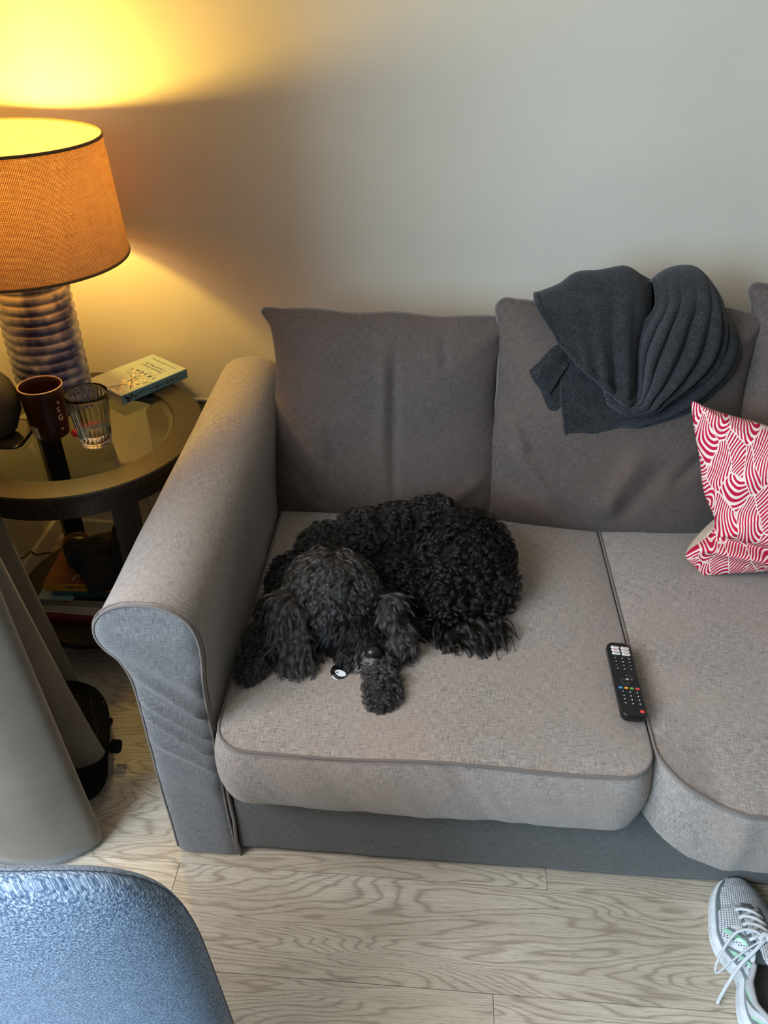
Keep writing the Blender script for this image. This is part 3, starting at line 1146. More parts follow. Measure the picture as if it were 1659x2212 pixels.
# ------------------------------------------------------------------ dark speaker and its wire stand on the left
sp = thing('smart_speaker', 'dark rounded speaker at the left edge of the side table', 'speaker', (-.60, .615, TZ))
SX, SY = -.612, .63
o = MB().lathe([(0, TZ + .006), (.03, TZ + .006), (.045, TZ + .02), (.062, TZ + .06), (.064, TZ + .09), (.056, TZ + .125), (.040, TZ + .148), (.02, TZ + .158), (0, TZ + .16)], (SX, SY), 48, False).build('body', speckled('speaker_cloth', srgb(44, 40, 34), srgb(74, 68, 58), 900, .7), sp, True)
fixnormals(o)
MB().lathe([(0, TZ), (.036, TZ), (.036, TZ + .007), (0, TZ + .007)], (SX, SY), 32, False).build('foot', simple('black_rubber', srgb(14, 13, 12), .6), sp, angle=40)
st = thing('tablet', 'thin black edged tablet lying flat at the left of the side table', 'tablet', (-.61, .60, TZ))
pl_ = [(-.70, .576), (-.565, .576), (-.548, .580), (-.541, .592), (-.545, .66), (-.552, .70), (-.70, .70)]
V = [(x, y, TZ + .001) for x, y in pl_] + [(x, y, TZ + .006) for x, y in pl_]
k = len(pl_)
Fc = [tuple(range(k - 1, -1, -1)), tuple(range(k, 2 * k))] + [(i, (i + 1) % k, (i + 1) % k + k, i + k) for i in range(k)]
MB().add(V, Fc).build('screen', simple('tablet_screen', srgb(74, 66, 52), .12), st)
MB().tube([(x, y, TZ + .0045) for x, y in pl_], .0034, 8, True).build('bezel', simple('black_gloss', srgb(10, 10, 10), .2), st, True)

# ------------------------------------------------------------------ books and papers on the lower shelf
SZ = .125


def flat_book(name, label, cx, cy, wx, wy, z0, th, rot, mcover, mpage=None, soft=False, pagegap=.003, spine=True, group='books and papers stacked on the lower shelf'):
    t = thing(name, label, 'book', (cx, cy, z0), group)
    M = Matrix.Translation((cx, cy, z0)) @ Matrix.Rotation(rot, 4, 'Z')
    m = MB().box(-wx / 2, wx / 2, -wy / 2, wy / 2, th - .0015, th, .0004).box(-wx / 2, wx / 2, -wy / 2, wy / 2, 0, .0015, .0004)
    if spine:
        m.box(-wx / 2, wx / 2, -wy / 2 - .001, -wy / 2 + .0015, 0, th, .0004)
    m.xf(M).build('cover', mcover, t)
    MB().box(-wx / 2 + .002, wx / 2 - .002, -wy / 2 + .0015, wy / 2 - .002, .0015, th - .0015).xf(M).build('pages', mpage or m_page, t)
    return t, M


m_red = simple('red_cloth_cover', srgb(112, 30, 24), .65)
m_wht = simple('white_paper_cover', srgb(196, 186, 168), .6)
m_gry = simple('grey_magazine_cover', srgb(140, 132, 124), .4)
m_blu = simple('teal_cover', srgb(60, 96, 104), .5)
m_yel = simple('mustard_spine', srgb(196, 142, 32), .5)
m_brw = speckled('russet_cover', srgb(110, 54, 30), srgb(146, 78, 46), 24, .5)
flat_book('book', 'red covered book at the bottom of the lower shelf stack', -.475, .612, .205, .165, SZ, .016, .02, m_red)
t, M = flat_book('document_folder', 'thick white paper pad above the red book in the shelf stack', -.485, .620, .215, .16, SZ + .0162, .022, -.03, m_wht, spine=False)
t['category'] = 'folder'
t, M = flat_book('magazine', 'grey magazine with a pale blue and black cover in the shelf stack', -.482, .628, .215, .165, SZ + .0386, .020, .02, m_gry)
t['category'] = 'magazine'
MB().box(-.106, -.02, -.0825, -.03, .0202, .0208).xf(M).build('cover_picture', simple('pale_blue_print', srgb(128, 158, 164), .4), t)
MB().box(-.018, .10, -.0825, -.03, .0202, .0208).xf(M).build('cover_picture', simple('black_print', srgb(34, 32, 30), .4), t)
MB().box(-.045, -.028, -.0838, -.0833, .012, .017).xf(M).build('red_mark', m_red, t)
t, M = flat_book('book', 'teal spined paperback under the mustard yellow book', -.462, .637, .185, .155, SZ + .060, .017, .03, m_blu)
text_obj('spine_title', 'Journey Through Trauma', .0105, simple('pale_ink', srgb(24, 40, 44), .5), t, M @ frame_M((.015, -.156 / 2 - .0012, .0085), (1, 0, 0), (0, 0, 1)))
t, M = flat_book('book', 'mustard spined book with a russet cover, topmost of the shelf stack', -.470, .640, .205, .160, SZ + .0772, .022, .06, m_yel)
MB().box(-.1025, .1025, -.079, .08, .0222, .0228).xf(M).build('cover_print', m_brw, t)
text_obj('spine_title', 'Trials of a Forensic Psychologist', .0105, ink, t, M @ frame_M((.018, -.161 / 2 - .0016, .0135), (1, 0, 0), (0, 0, 1)), bold=.0002)
text_obj('spine_subtitle', 'A Casebook', .0075, simple('brown_ink', srgb(120, 70, 20), .5), t, M @ frame_M((.018, -.161 / 2 - .0016, .0050), (1, 0, 0), (0, 0, 1)))
wi = simple('cream_ink', srgb(205, 190, 165), .5)
text_obj('cover_letter', 'P', .030, wi, t, M @ frame_M((-.030, -.058, .0231), (1, 0, 0), (0, 1, 0)), bold=.0004)
text_obj('cover_letter', 'I', .022, wi, t, M @ frame_M((-.048, -.030, .0231), (1, 0, 0), (0, 1, 0)), bold=.0002)
text_obj('cover_letter', 'H', .018, wi, t, M @ frame_M((.0, -.048, .0231), (1, 0, 0), (0, 1, 0)), bold=.0002)
STZ = SZ + .0772 + .0232

# candle jar
CX, CY = -.508, .645
cn = thing('candle_jar', 'cream candle in an amber jar on the stacked books', 'candle', (CX, CY, STZ))
o = MB().lathe([(0, STZ), (.030, STZ), (.033, STZ + .004), (.034, STZ + .062), (.033, STZ + .066), (.030, STZ + .066), (.029, STZ + .060), (.0285, STZ + .052), (0, STZ + .052)], (CX, CY), 40, False).build('jar', simple('amber_glaze', srgb(120, 84, 44), .25), cn, angle=50)
fixnormals(o)
MB().lathe([(0, STZ + .056), (.028, STZ + .056), (.0285, STZ + .053)], (CX, CY), 32, False).build('wax', speckled('wax', srgb(200, 180, 130), srgb(225, 208, 165), 60, .4), cn, True)
MB().tube([(CX, CY, STZ + .055), (CX + .001, CY, STZ + .064)], .0009, 6).build('wick', ink, cn)


def blob_cloth(name, blobs, mat, parent=None, vox=.006, seed=0, wr=.004, smooth_it=6, scale=30):
    bm = bmesh.new()
    for (x, y, z, a, b, c) in blobs:
        M = Matrix.Translation((x, y, z)) @ Matrix.Diagonal((a, b, c, 1))
        bmesh.ops.create_icosphere(bm, subdivisions=3, radius=1, matrix=M)
    me = bpy.data.meshes.new(name)
    bm.to_mesh(me)
    bm.free()
    tmp = bpy.data.objects.new('tmp_blob', me)
    COL.objects.link(tmp)
    md = tmp.modifiers.new('r', 'REMESH')
    md.mode = 'VOXEL'
    md.voxel_size = vox
    md = tmp.modifiers.new('s', 'SMOOTH')
    md.factor = .5
    md.iterations = smooth_it
    dg = bpy.context.evaluated_depsgraph_get()
    me2 = bpy.data.meshes.new_from_object(tmp.evaluated_get(dg))
    bpy.data.objects.remove(tmp)
    n = len(me2.vertices)
    co = np.zeros(n * 3)
    me2.vertices.foreach_get('co', co)
    co = co.reshape(-1, 3)
    nr = np.zeros(n * 3)
    me2.vertices.foreach_get('normal', nr)
    nr = nr.reshape(-1, 3)
    if wr:
        d = wob(co, scale, seed, 3)
        d = (1 - abs(d)) * 2 - 1
        co = co + nr * (wr * d)[:, None]
        me2.vertices.foreach_set('co', co.ravel())
    me2.polygons.foreach_set('use_smooth', [True] * len(me2.polygons))
    me2.materials.clear()
    me2.materials.append(mat)
    me2.name = name
    o = bpy.data.objects.new(name, me2)
    COL.objects.link(o)
    if parent:
        o.parent = parent
        o.matrix_parent_inverse = parent_world(parent).inverted()
    return o


m_blk = speckled('black_knit', srgb(14, 14, 15), srgb(26, 26, 28), 900, .95, .4)
bz = STZ
o = blob_cloth('knitted_hat', [(-.470, .605, bz + .055, .045, .040, .036), (-.440, .585, bz + .03, .042, .045, .032), (-.445, .625, bz + .06, .035, .03, .03), (-.418, .560, bz + .022, .036, .038, .024), (-.50, .615, bz + .068, .025, .025, .022), (-.43, .54, bz + .02, .02, .02, .018)], m_blk, vox=.005, seed=4, wr=.0045, scale=55)
tag(o, 'crumpled black knitted hat draped over the candle and stacked books', 'hat')
o = blob_cloth('knitted_glove', [(-.395, .640, bz + .045, .03, .045, .045), (-.385, .60, bz + .025, .028, .03, .026), (-.40, .670, bz + .06, .025, .03, .05)], m_blk, vox=.005, seed=5, wr=.004, scale=55)
tag(o, 'black knitted glove heaped right of the hat on the shelf books', 'glove')
o = MB().tube(spline([(-.768, .70, .118), (-.776, .767, .112), (-.776, .80, .085), (-.772, .835, .072), (-.772, .86, .066), (-.768, .87, .045), (-.745, .90, .03), (-.66, .905, .02), (-.52, .93, .006)], 60), .0022, 8).build('black_cable', simple('black_cable_rubber', srgb(14, 13, 12), .5), None, True)
tag(o, 'thin black cable running along the left wall behind the table', 'cable')
o = MB().tube(spline([(-.66, .94, .15), (-.70, .88, .06), (-.742, .850, .02), (-.735, .80, .015), (-.766, .79, .012), (-.760, .74, .006), (-.70, .74, .005), (-.66, .80, .005)], 60), .0035, 8).build('white_cable', simple('white_cable_rubber', srgb(190, 184, 170), .45), None, True)
tag(o, 'white cable coiled on the floor beneath the side table', 'cable')
o = MB().tube(spline([(-.47, .985, .005), (-.49, .99, .12), (-.47, 1.0, .24), (-.44, .99, .32), (-.45, .97, .2), (-.42, .98, .1), (-.36, .99, .16), (-.33, 1.0, .30), (-.30, .94, .35), (-.31, .93, .1), (-.33, .93, .005)], 90), .0022, 6).build('power_lead', simple('grey_cable_rubber', srgb(170, 162, 146), .45), None, True)
tag(o, 'pale power leads tangled against the back wall behind the table legs', 'cable')

# ------------------------------------------------------------------ scarf over the middle back cushion
P0s = Vector((0, .62, .40))
vs_ = Vector((0, .2534, .9674))
ns_ = Vector((0, -.9674, .2534))


def grid_interp(net, nu, nv):
    """bicubic-ish surface through a control net (rows x cols x 3)"""
    net = [spline(r, nu) for r in net]
    A = np.array(net)                      # rows, nu, 3
    out = np.zeros((nv, nu, 3))
    for i in range(nu):
        R_ = A[:, i]
        N = len(R_)
        t = np.linspace(0, N - 1, nv)
        for k, tt in enumerate(t):
            j = min(int(tt), N - 2)
            f_ = tt - j
            a, b, c, d = R_[max(j - 1, 0)], R_[j], R_[j + 1], R_[min(j + 2, N - 1)]
            out[k, i] = .5 * ((2 * b) + (-a + c) * f_ + (2 * a - 5 * b + 4 * c - d) * f_ ** 2 + (-a + 3 * b - 3 * c + d) * f_ ** 3)
    return out


def scarf_mat():
    t = NT('charcoal_felted_wool')
    f = t.noise(t.coord(), 420, 3, .6)
    g = t.noise(t.coord(), 60, 4, .6)
    h = t.math('MULTIPLY_ADD', g, .22, t.math('MULTIPLY', f, .78))
    t.l(t.ramp(h, [(.36, srgb(26, 27, 28)), (.52, srgb(45, 46, 48)), (.70, srgb(74, 74, 75))]), t.b.inputs['Base Color'])
    t.b.inputs['Roughness'].default_value = .95
    t.b.inputs['Specular IOR Level'].default_value = .1
    t.b.inputs['Sheen Weight'].default_value = .25
    t.b.inputs['Sheen Tint'].default_value = (.6, .62, .68, 1)
    t.bump(h, .9, .0025)
    return t.m


M_SCARF = scarf_mat()
scarf = thing('scarf', 'charcoal wool scarf draped in folds over the middle back cushion', 'scarf', (.76, .70, .42))


def sheet(name, net, nu, nv, fold=None, thick=.006, seed=0):
    G = grid_interp(net, nu, nv)
    S_, T_ = np.meshgrid(np.linspace(0, 1, nu), np.linspace(0, 1, nv))
    if fold is not None:
        G[:, :, 2] += fold(S_, T_)
    P = G.reshape(-1, 3)
    V = np.array([tuple(P0s + Vector((p[0], 0, 0)) + vs_ * p[1] + ns_ * p[2]) for p in P])
    V[:, 1] += .0045 * wob(V, 26, seed, 3)
    Fc = []
    for j in range(nv - 1):
        for i in range(nu - 1):
            a = j * nu + i
            Fc.append((a, a + 1, a + nu + 1, a + nu))
    o = mesh_obj(name, V, Fc, M_SCARF, scarf)
    md = o.modifiers.new('thickness', 'SOLIDIFY')
    md.thickness = thick
    md.offset = 0
    return V.reshape(nv, nu, 3)


def gs(x, c, w_):
    return np.exp(-((x - c) / w_) ** 2)


# row 0 tucked behind the top, then down to the hem
netL = [
    [(.560, .47, -.10), (.60, .48, -.12), (.64, .49, -.13), (.69, .49, -.13), (.73, .49, -.13), (.77, .48, -.13), (.79, .48, -.12)],
    [(.548, .528, -.01), (.598, .548, -.035), (.632, .572, -.05), (.678, .578, -.05), (.726, .588, -.045), (.764, .572, -.05), (.787, .562, -.05)],
    [(.548, .515, .045), (.600, .515, .030), (.645, .525, .022), (.690, .53, .025), (.730, .535, .022), (.760, .52, .02), (.786, .505, .0)],
    [(.565, .490, .052), (.615, .47, .058), (.660, .46, .060), (.700, .46, .062), (.730, .455, .058), (.752, .445, .045), (.768, .44, .02)],
    [(.585, .466, .052), (.630, .435, .066), (.675, .41, .072), (.712, .395, .072), (.740, .39, .066), (.758, .385, .048), (.768, .385, .02)],
    [(.592, .456, .050), (.638, .410, .066), (.686, .372, .074), (.725, .342, .076), (.748, .332, .068), (.765, .335, .055), (.776, .345, .03)],
]
GL = sheet('upper_fold', netL, 90, 90, lambda s, t: .012 * gs(s, .42 + .12 * t, .04) * t + .014 * gs(s, .66 + .1 * t, .05) * np.clip(t * 1.5, 0, 1) - .012 * gs(s, .55 + .1 * t, .04) * t + .007 * gs(s, .25 + .1 * t, .05) * t - .02 * gs(s, 1.0, .12) * np.clip(t * 3, 0, 1), seed=1)
hem = GL[-1]
m = MB()
m.tube([tuple(p + np.array([0, -.003, -.001])) for p in hem], .0075, 10)
m.build('rolled_hem', M_SCARF, scarf, True)
m = MB()
m.tube([tuple(p) for p in GL[22:, 0]], .006, 10)
m.build('rolled_hem', M_SCARF, scarf, True)

netR = [
    [(.782, .48, -.12), (.80, .49, -.13), (.83, .49, -.13), (.86, .49, -.13), (.89, .48, -.13), (.91, .47, -.12)],
    [(.783, .562, -.045), (.811, .584, -.045), (.841, .592, -.045), (.868, .590, -.045), (.896, .570, -.045), (.918, .540, -.03)],
    [(.785, .520, .015), (.811, .530, .038), (.845, .535, .045), (.875, .535, .045), (.905, .515, .040), (.928, .500, .02)],
    [(.764, .478, .018), (.795, .475, .055), (.832, .475, .065), (.870, .470, .068), (.908, .462, .060), (.935, .450, .03)],
    [(.757, .435, .020), (.783, .430, .060), (.817, .425, .074), (.853, .420, .076), (.894, .412, .066), (.925, .402, .035)],
    [(.764, .385, .026), (.783, .385, .064), (.808, .380, .080), (.835, .377, .080), (.862, .370, .068), (.885, .362, .038)],
    [(.770, .350, .036), (.781, .350, .068), (.796, .348, .080), (.812, .345, .078), (.826, .340, .066), (.840, .334, .042)],
    [(.758, .330, .050), (.768, .326, .068), (.780, .322, .076), (.790, .319, .074), (.800, .314, .062), (.808, .308, .044)],
    [(.728, .336, .052), (.733, .327, .066), (.740, .319, .070), (.747, .312, .068), (.752, .305, .058), (.756, .298, .044)],
    [(.700, .352, .040), (.702, .344, .052), (.705, .337, .056), (.708, .330, .054), (.711, .324, .046), (.714, .318, .036)],
]


def foldR(s, t):
    a = np.clip((t - .12) / .25, 0, 1) * (1 - .45 * np.clip((t - .6) / .4, 0, 1))
    r = 0
    for c, w_, h_ in ((.10, .035, .015), (.22, .04, .017), (.37, .05, .018), (.55, .05, .015), (.73, .055, .013), (.90, .05, .010)):
        r = r + h_ * gs(s, c + .02 * np.sin(6 * t), w_)
    for c in (.16, .295, .46, .64, .82):
        r = r - .010 * gs(s, c + .02 * np.sin(6 * t), .022)
    return r * a


sheet('folded_bundle', netR, 150, 150, foldR, seed=2)
netS = [
    [(.87, .53, -.02), (.90, .535, -.03), (.925, .53, -.045)],
    [(.89, .49, .02), (.93, .49, .020), (.958, .485, -.03)],
    [(.89, .44, .03), (.945, .445, .035), (.978, .450, -.01)],
    [(.87, .39, .04), (.935, .40, .045), (.972, .405, .005)],
    [(.84, .355, .04), (.90, .355, .048), (.938, .355, .015)],
    [(.80, .325, .04), (.85, .315, .050), (.884, .303, .020)],
    [(.77, .310, .04), (.80, .295, .050), (.833, .280, .022)],
    [(.74, .30, .03), (.76, .280, .042), (.785, .262, .018)],
    [(.70, .29, .02), (.71, .275, .030), (.725, .258, .012)],
]
sheet('right_lobe', netS, 50, 110, lambda s, t: .009 * gs(s, .45, .12) * np.sin(t * PI) - .006 * gs(s, .7, .06) * np.sin(t * PI), seed=3)
netB = [
    [(.598, .450, .030), (.650, .40, .036), (.70, .37, .036), (.76, .34, .035), (.80, .33, .032)],
    [(.608, .400, .034), (.650, .37, .036), (.70, .34, .038), (.76, .315, .040), (.80, .305, .040)],
    [(.620, .320, .036), (.655, .31, .040), (.70, .30, .043), (.755, .292, .045), (.80, .285, .040)],
    [(.633, .262, .030), (.665, .26, .036), (.70, .268, .038), (.745, .275, .038), (.795, .272, .030)],
    [(.641, .234, .018), (.672, .243, .026), (.708, .256, .028), (.744, .265, .028), (.79, .262, .018)],
]
GB = sheet('lower_fold', netB, 70, 70, lambda s, t: .004 * np.sin(s * 9 + t * 4) * t, seed=4)
MB().tube([tuple(p) for p in GB[:, 0]], .0045, 8).build('rolled_hem', M_SCARF, scarf, True)
netF = [
    [(.612, .442, .038), (.618, .415, .040), (.622, .395, .040)],
    [(.585, .430, .044), (.598, .400, .048), (.606, .370, .042)],
    [(.560, .398, .042), (.575, .370, .046), (.592, .335, .036)],
    [(.545, .380, .036), (.556, .360, .040), (.578, .338, .030)],
]
GF = sheet('corner_flap', netF, 30, 30, lambda s, t: .004 * np.sin(s * 7), seed=5)
netF2 = [
    [(.548, .375, .030), (.585, .355, .030), (.625, .36, .028)],
    [(.570, .345, .028), (.600, .32, .030), (.632, .31, .028)],
    [(.600, .290, .024), (.615, .28, .026), (.640, .27, .026)],
    [(.634, .240, .018), (.640, .237, .018), (.648, .236, .018)],
]
sheet('corner_flap', netF2, 30, 40, seed=6)


# ------------------------------------------------------------------ red patterned pillow
def wave_print():
    t = NT('red_wave_print')
    uv = t.coord('UV')
    v0 = t.n('ShaderNodeVectorMath', operation='ADD')
    nz = t.n('ShaderNodeTexNoise', i_Scale=14.0, i_Detail=1.0)
    t.l(uv, nz.inputs['Vector'])
    sc_ = t.n('ShaderNodeVectorMath', operation='MULTIPLY_ADD')
    t.l(nz.outputs['Color'], sc_.inputs[0])
    sc_.inputs[1].default_value = (.022, .022, 0)
    sc_.inputs[2].default_value = (-.011, -.011, 0)
    t.l(uv, v0.inputs[0])
    t.l(sc_.outputs[0], v0.inputs[1])
    mp = t.n('ShaderNodeMapping')
    t.l(v0.outputs[0], mp.inputs[0])
    mp.inputs['Rotation'].default_value = (0, 0, math.radians(-38))
    mp.inputs['Scale'].default_value = (29, 13, 1)
    vo = t.n('ShaderNodeTexVoronoi', voronoi_dimensions='2D', i_Scale=1.0, i_Randomness=.85)
    ve = t.n('ShaderNodeTexVoronoi', voronoi_dimensions='2D', feature='DISTANCE_TO_EDGE', i_Scale=1.0, i_Randomness=.85)
    t.l(mp.outputs[0], vo.inputs['Vector'])
    t.l(mp.outputs[0], ve.inputs['Vector'])
    px_, py_, _ = t.xyz(vo.outputs['Position'])
    qx, qy, _ = t.xyz(mp.outputs[0])
    cr, cg, cb = t.xyz(vo.outputs['Color'])
    # each patch draws arcs about its own far centre; a few patches curl about their middle
    far = t.math('MULTIPLY', t.math('GREATER_THAN', cb, .12), 1.0)
    ox = t.math('MULTIPLY', t.math('MULTIPLY', t.math('MULTIPLY_ADD', cr, .9, .55), t.math('MULTIPLY_ADD', t.math('GREATER_THAN', cg, .45), 2.0, -1.0)), far)
    oy = t.math('MULTIPLY', t.math('MULTIPLY_ADD', cg, 1.6, -1.3), far)
    dx = t.math('DIVIDE', t.math('SUBTRACT', t.math('SUBTRACT', qx, px_), ox), 29.0)
    dy = t.math('DIVIDE', t.math('SUBTRACT', t.math('SUBTRACT', qy, py_), oy), 13.0)
    rad = t.math('SQRT', t.math('ADD', t.math('MULTIPLY', dx, dx), t.math('MULTIPLY', dy, dy)))
    ang = t.math('ARCTAN2', dy, dx)
    ph = t.math('ADD', t.math('MULTIPLY', rad, 2 * PI / .0072), t.math('MULTIPLY', ang, t.math('SUBTRACT', 1.0, far)))
    s = t.math('SINE', ph)
    thr = t.math('GREATER_THAN', s, t.math('MULTIPLY_ADD', t.noise(uv, 30, 2), .9, -.62))
    edge = t.math('GREATER_THAN', ve.outputs['Distance'], .022)
    f_ = t.math('MULTIPLY', thr, edge)
    t.l(t.mix(f_, srgb(238, 214, 202), srgb(186, 30, 66)), t.b.inputs['Base Color'])
    t.b.inputs['Roughness'].default_value = .85
    t.b.inputs['Specular IOR Level'].default_value = .15
    t.bump(t.noise(uv, 900, 2), .2, .0005)
    return t.m


def red_outline(O):
    O = O.copy()
    w2, h2 = abs(O[:, 0]).max(), abs(O[:, 1]).max()
    u, v = O[:, 0] / w2, O[:, 1] / h2
    L = np.clip(-u, 0, 1) ** 2
    O[:, 0] += L * (.030 * gs(v, -.42, .30) - .040 * gs(v, -.74, .16) + .010 * gs(v, .2, .4))
    O[:, 0] += np.clip(u, 0, 1) ** 2 * .02 * gs(v, 0, .6) * -1
    O[:, 1] -= .115 * np.clip((u + 1) / .9, 0, 1) ** .85 * np.clip(v, 0, 1) + .006 * np.sin(u * 5) * (v > .8)
    return O


def red_fold(A):
    A = A.copy()
    x, y = A[:, 0], A[:, 1]
    e = np.clip(abs(A[:, 2]) / .02, 0, 1) * np.sign(A[:, 2])
    for (x0, y0, x1, y1, amp, wd) in ((-.21, -.10, .02, -.175, -.026, .010), (-.21, -.125, .0, -.188, .012, .010), (-.20, -.06, -.02, -.15, .012, .018), (-.15, .0, -.05, .05, .006, .02)):
        d = np.array([x1 - x0, y1 - y0])
        L = np.linalg.norm(d)
        d /= L
        tt = (x - x0) * d[0] + (y - y0) * d[1]
        q = -(x - x0) * d[1] + (y - y0) * d[0]
        A[:, 2] += amp * np.exp(-(q / wd) ** 2) * np.clip(tt / .02 + 1, 0, 1) * np.clip((L - tt) / .05, 0, 1) * np.where(A[:, 2] >= 0, 1, 0) * np.clip(abs(A[:, 2]) / .015, 0, 1)
    return A


RW, RH = .43, .385
bl = Vector((.938, .487, .415))
tl = Vector((.862, .625, .765))
ey = (tl - bl).normalized()
ex = Vector((.965, -.10, .16))
ez = ex.cross(ey).normalized()
ex = ey.cross(ez).normalized()
orr = bl + ex * (RW / 2) + ey * (RH / 2)
MR = Matrix(((ex.x, ey.x, ez.x, orr.x), (ex.y, ey.y, ez.y, orr.y), (ex.z, ey.z, ez.z, orr.z), (0, 0, 0, 1)))
m_back = woven('cream_linen', srgb(196, 176, 154), srgb(222, 204, 182), 500, sheen=.1, bump=.3)
rp = knife_pillow('patterned_pillow', 'throw pillow printed with red wave lines on cream at the right edge of the sofa', 'pillow', RW, RH, .012, .052, .12, MR, wave_print(), 71, outl=red_outline, fn=red_fold, pipe=0, wr=.004, res=520, rings_n=90, backmat=m_back)

# ------------------------------------------------------------------ remote control
RL, RWD, RT = .172, .045, .016
rx_ = Vector((.726, .262, 0))
rdir = Vector((.012, -.999, 0)).normalized()          # from white-button end to the near end
rc = Vector((.7165, .166, .425))
exr = Vector((.995, .012, -.06)).normalized()
eyr = Vector((-.005, .995, .03)).normalized()
ezr = exr.cross(eyr).normalized()
eyr = ezr.cross(exr)
MRm = Matrix(((exr.x, eyr.x, ezr.x, rc.x), (exr.y, eyr.y, ezr.y, rc.y), (exr.z, eyr.z, ezr.z, rc.z), (0, 0, 0, 1)))
rem = thing('remote_control', 'black television remote lying across the gap between the seat cushions', 'remote', rc)
O = rr_outline(RWD, RL, .012, 96)
V, Fc = [], []
lay = [(.80, -RT / 2), (.93, -RT / 2 + .001), (1.0, -RT / 2 + .005), (1.0, RT / 2 - .004), (.97, RT / 2 - .001), (.93, RT / 2), (0.0, RT / 2 + .0005)]
n = len(O)
for s, z in lay:
    k_ = (1 - s) * RWD / 2
    Q = O.copy()
    if s > 0:
        Q[:, 0] *= 1 - k_ / (RWD / 2)
        Q[:, 1] *= 1 - k_ / (RL / 2)
    else:
        Q *= 0
    V += [(q[0], q[1], z) for q in Q]
for j in range(len(lay) - 1):
    for i in range(n):
        Fc.append((j * n + i, j * n + (i + 1) % n, (j + 1) * n + (i + 1) % n, (j + 1) * n + i))
Fc.append(tuple(range(n - 1, -1, -1)))
MB().add(V, Fc).xf(MRm).build('casing', simple('black_satin_plastic', srgb(16, 17, 20), .32), rem, angle=30)


def pill(cx, cy, w_, h_, z0, z1, r):
    Q = rr_outline(w_, h_, r, 24)
    k = len(Q)
    V = [(cx + q[0], cy + q[1], z0) for q in Q] + [(cx + q[0], cy + q[1], z1 - .0004) for q in Q] + [(cx + q[0] * .85, cy + q[1] * .85, z1) for q in Q]
    Fc = [(j * k + i, j * k + (i + 1) % k, (j + 1) * k + (i + 1) % k, (j + 1) * k + i) for j in range(2) for i in range(k)]
    Fc.append(tuple(range(2 * k, 3 * k)))
    return V, Fc


zt = RT / 2 + .0002
m_key = simple('dark_rubber_key', srgb(26, 26, 28), .5)
m_keyw = simple('white_key', srgb(226, 222, 216), .45)
m_leg = simple('white_legend', srgb(210, 210, 208), .5)
m_redleg = simple('red_legend', srgb(196, 60, 60), .5)
for c_ in (0, 1):
    for r_i in range(3):
        V, Fc = pill(-.0085 + c_ * .018, .072 - r_i * .0075 - c_ * .0006, .0155, .0058, zt - .001, zt + .0014, .0025)
        k_ = MB().add(V, Fc).xf(MRm).build('button', m_keyw, rem, angle=40)
        k_['label'] = 'white streaming button'
        MB().box(-.0085 + c_ * .018 - .004, -.0085 + c_ * .018 + .004, .072 - r_i * .0075 - c_ * .0006 - .0008, .072 - r_i * .0075 - c_ * .0006 + .0008, zt + .0013, zt + .0016).xf(MRm).build('legend', m_redleg if (c_ + r_i) % 2 else simple('grey_legend', srgb(120, 116, 112), .5), k_)


def small_key(x_, y_, mat=m_key, lg=None, w_=.0080, h_=.0046):
    V, Fc = pill(x_, y_, w_, h_, zt - .001, zt + .001, .0021)
    k_ = MB().add(V, Fc).xf(MRm).build('button', mat, rem, angle=40)
    if lg:
        text_obj('legend', lg, .0042, m_leg, k_, MRm @ Matrix.Translation((x_, y_, zt + .0011)), bold=.00012)


for r_i, row in enumerate((('i', '\u2261', 'o'), ('+', 'm', '+'), ('-', 'x', '-'), ('<', 'o', '='))):
    for c_, ch in enumerate(row):
        small_key(-.0125 + .0125 * c_, .0455 - r_i * .0085, lg={'\u2261': 'e'}.get(ch, ch))
o = MB().lathe([(.0105, zt), (.0108, zt + .0007), (.0130, zt + .0007), (.0133, zt)], (0, -.004), 40, False).xf(MRm).build('navigation_ring', m_key, rem, True)
for a_, ch in ((0, '>'), (90, '^'), (180, '<'), (270, 'v')):
    text_obj('legend', ch, .0036, m_leg, o, MRm @ Matrix.Translation((.0085 * math.cos(math.radians(a_)), -.004 + .0085 * math.sin(math.radians(a_)), zt + .0008)))
small_key(0, -.004, lg='OK', w_=.008, h_=.008)
for c_, (cn_, lab) in enumerate(((srgb(60, 150, 196), 'blue'), (srgb(232, 150, 60), 'orange'), (srgb(96, 164, 72), 'green'), (srgb(222, 70, 64), 'red'))):
    V, Fc = pill(-.0150 + c_ * .0100, -.024, .0072, .0038, zt - .001, zt + .0014, .0018)
    k_ = MB().add(V, Fc).xf(MRm).build('button', simple('key_' + lab, cn_, .4), rem, angle=40)
    k_['label'] = lab + ' button'
for r_i, row in enumerate(('123', '456', '789', 'T0E')):
    for c_, ch in enumerate(row):
        small_key(-.0125 + .0125 * c_, -.033 - r_i * .0085, lg=ch)
V, Fc = pill(.0135, -.0735, .0078, .0060, zt - .001, zt + .0014, .0029)
k_ = MB().add(V, Fc).xf(MRm).build('power_button', simple('key_power_red', srgb(228, 70, 66), .4), rem, angle=40)

# ------------------------------------------------------------------ curtain
def felt():
    t = NT('taupe_curtain_cloth')
    f = t.noise(t.coord(), 700, 3)
    g = t.noise(t.coord(), 9, 3)
    t.l(t.ramp(t.math('MULTIPLY_ADD', g, .4, t.math('MULTIPLY', f, .6)), [(.35, srgb(102, 94, 82)), (.65, srgb(126, 117, 103))]), t.b.inputs['Base Color'])
    t.b.inputs['Roughness'].default_value = .95
    t.b.inputs['Specular IOR Level'].default_value = .1
    t.b.inputs['Sheen Weight'].default_value = .3
    t.bump(f, .3, .0006)
    return t.m


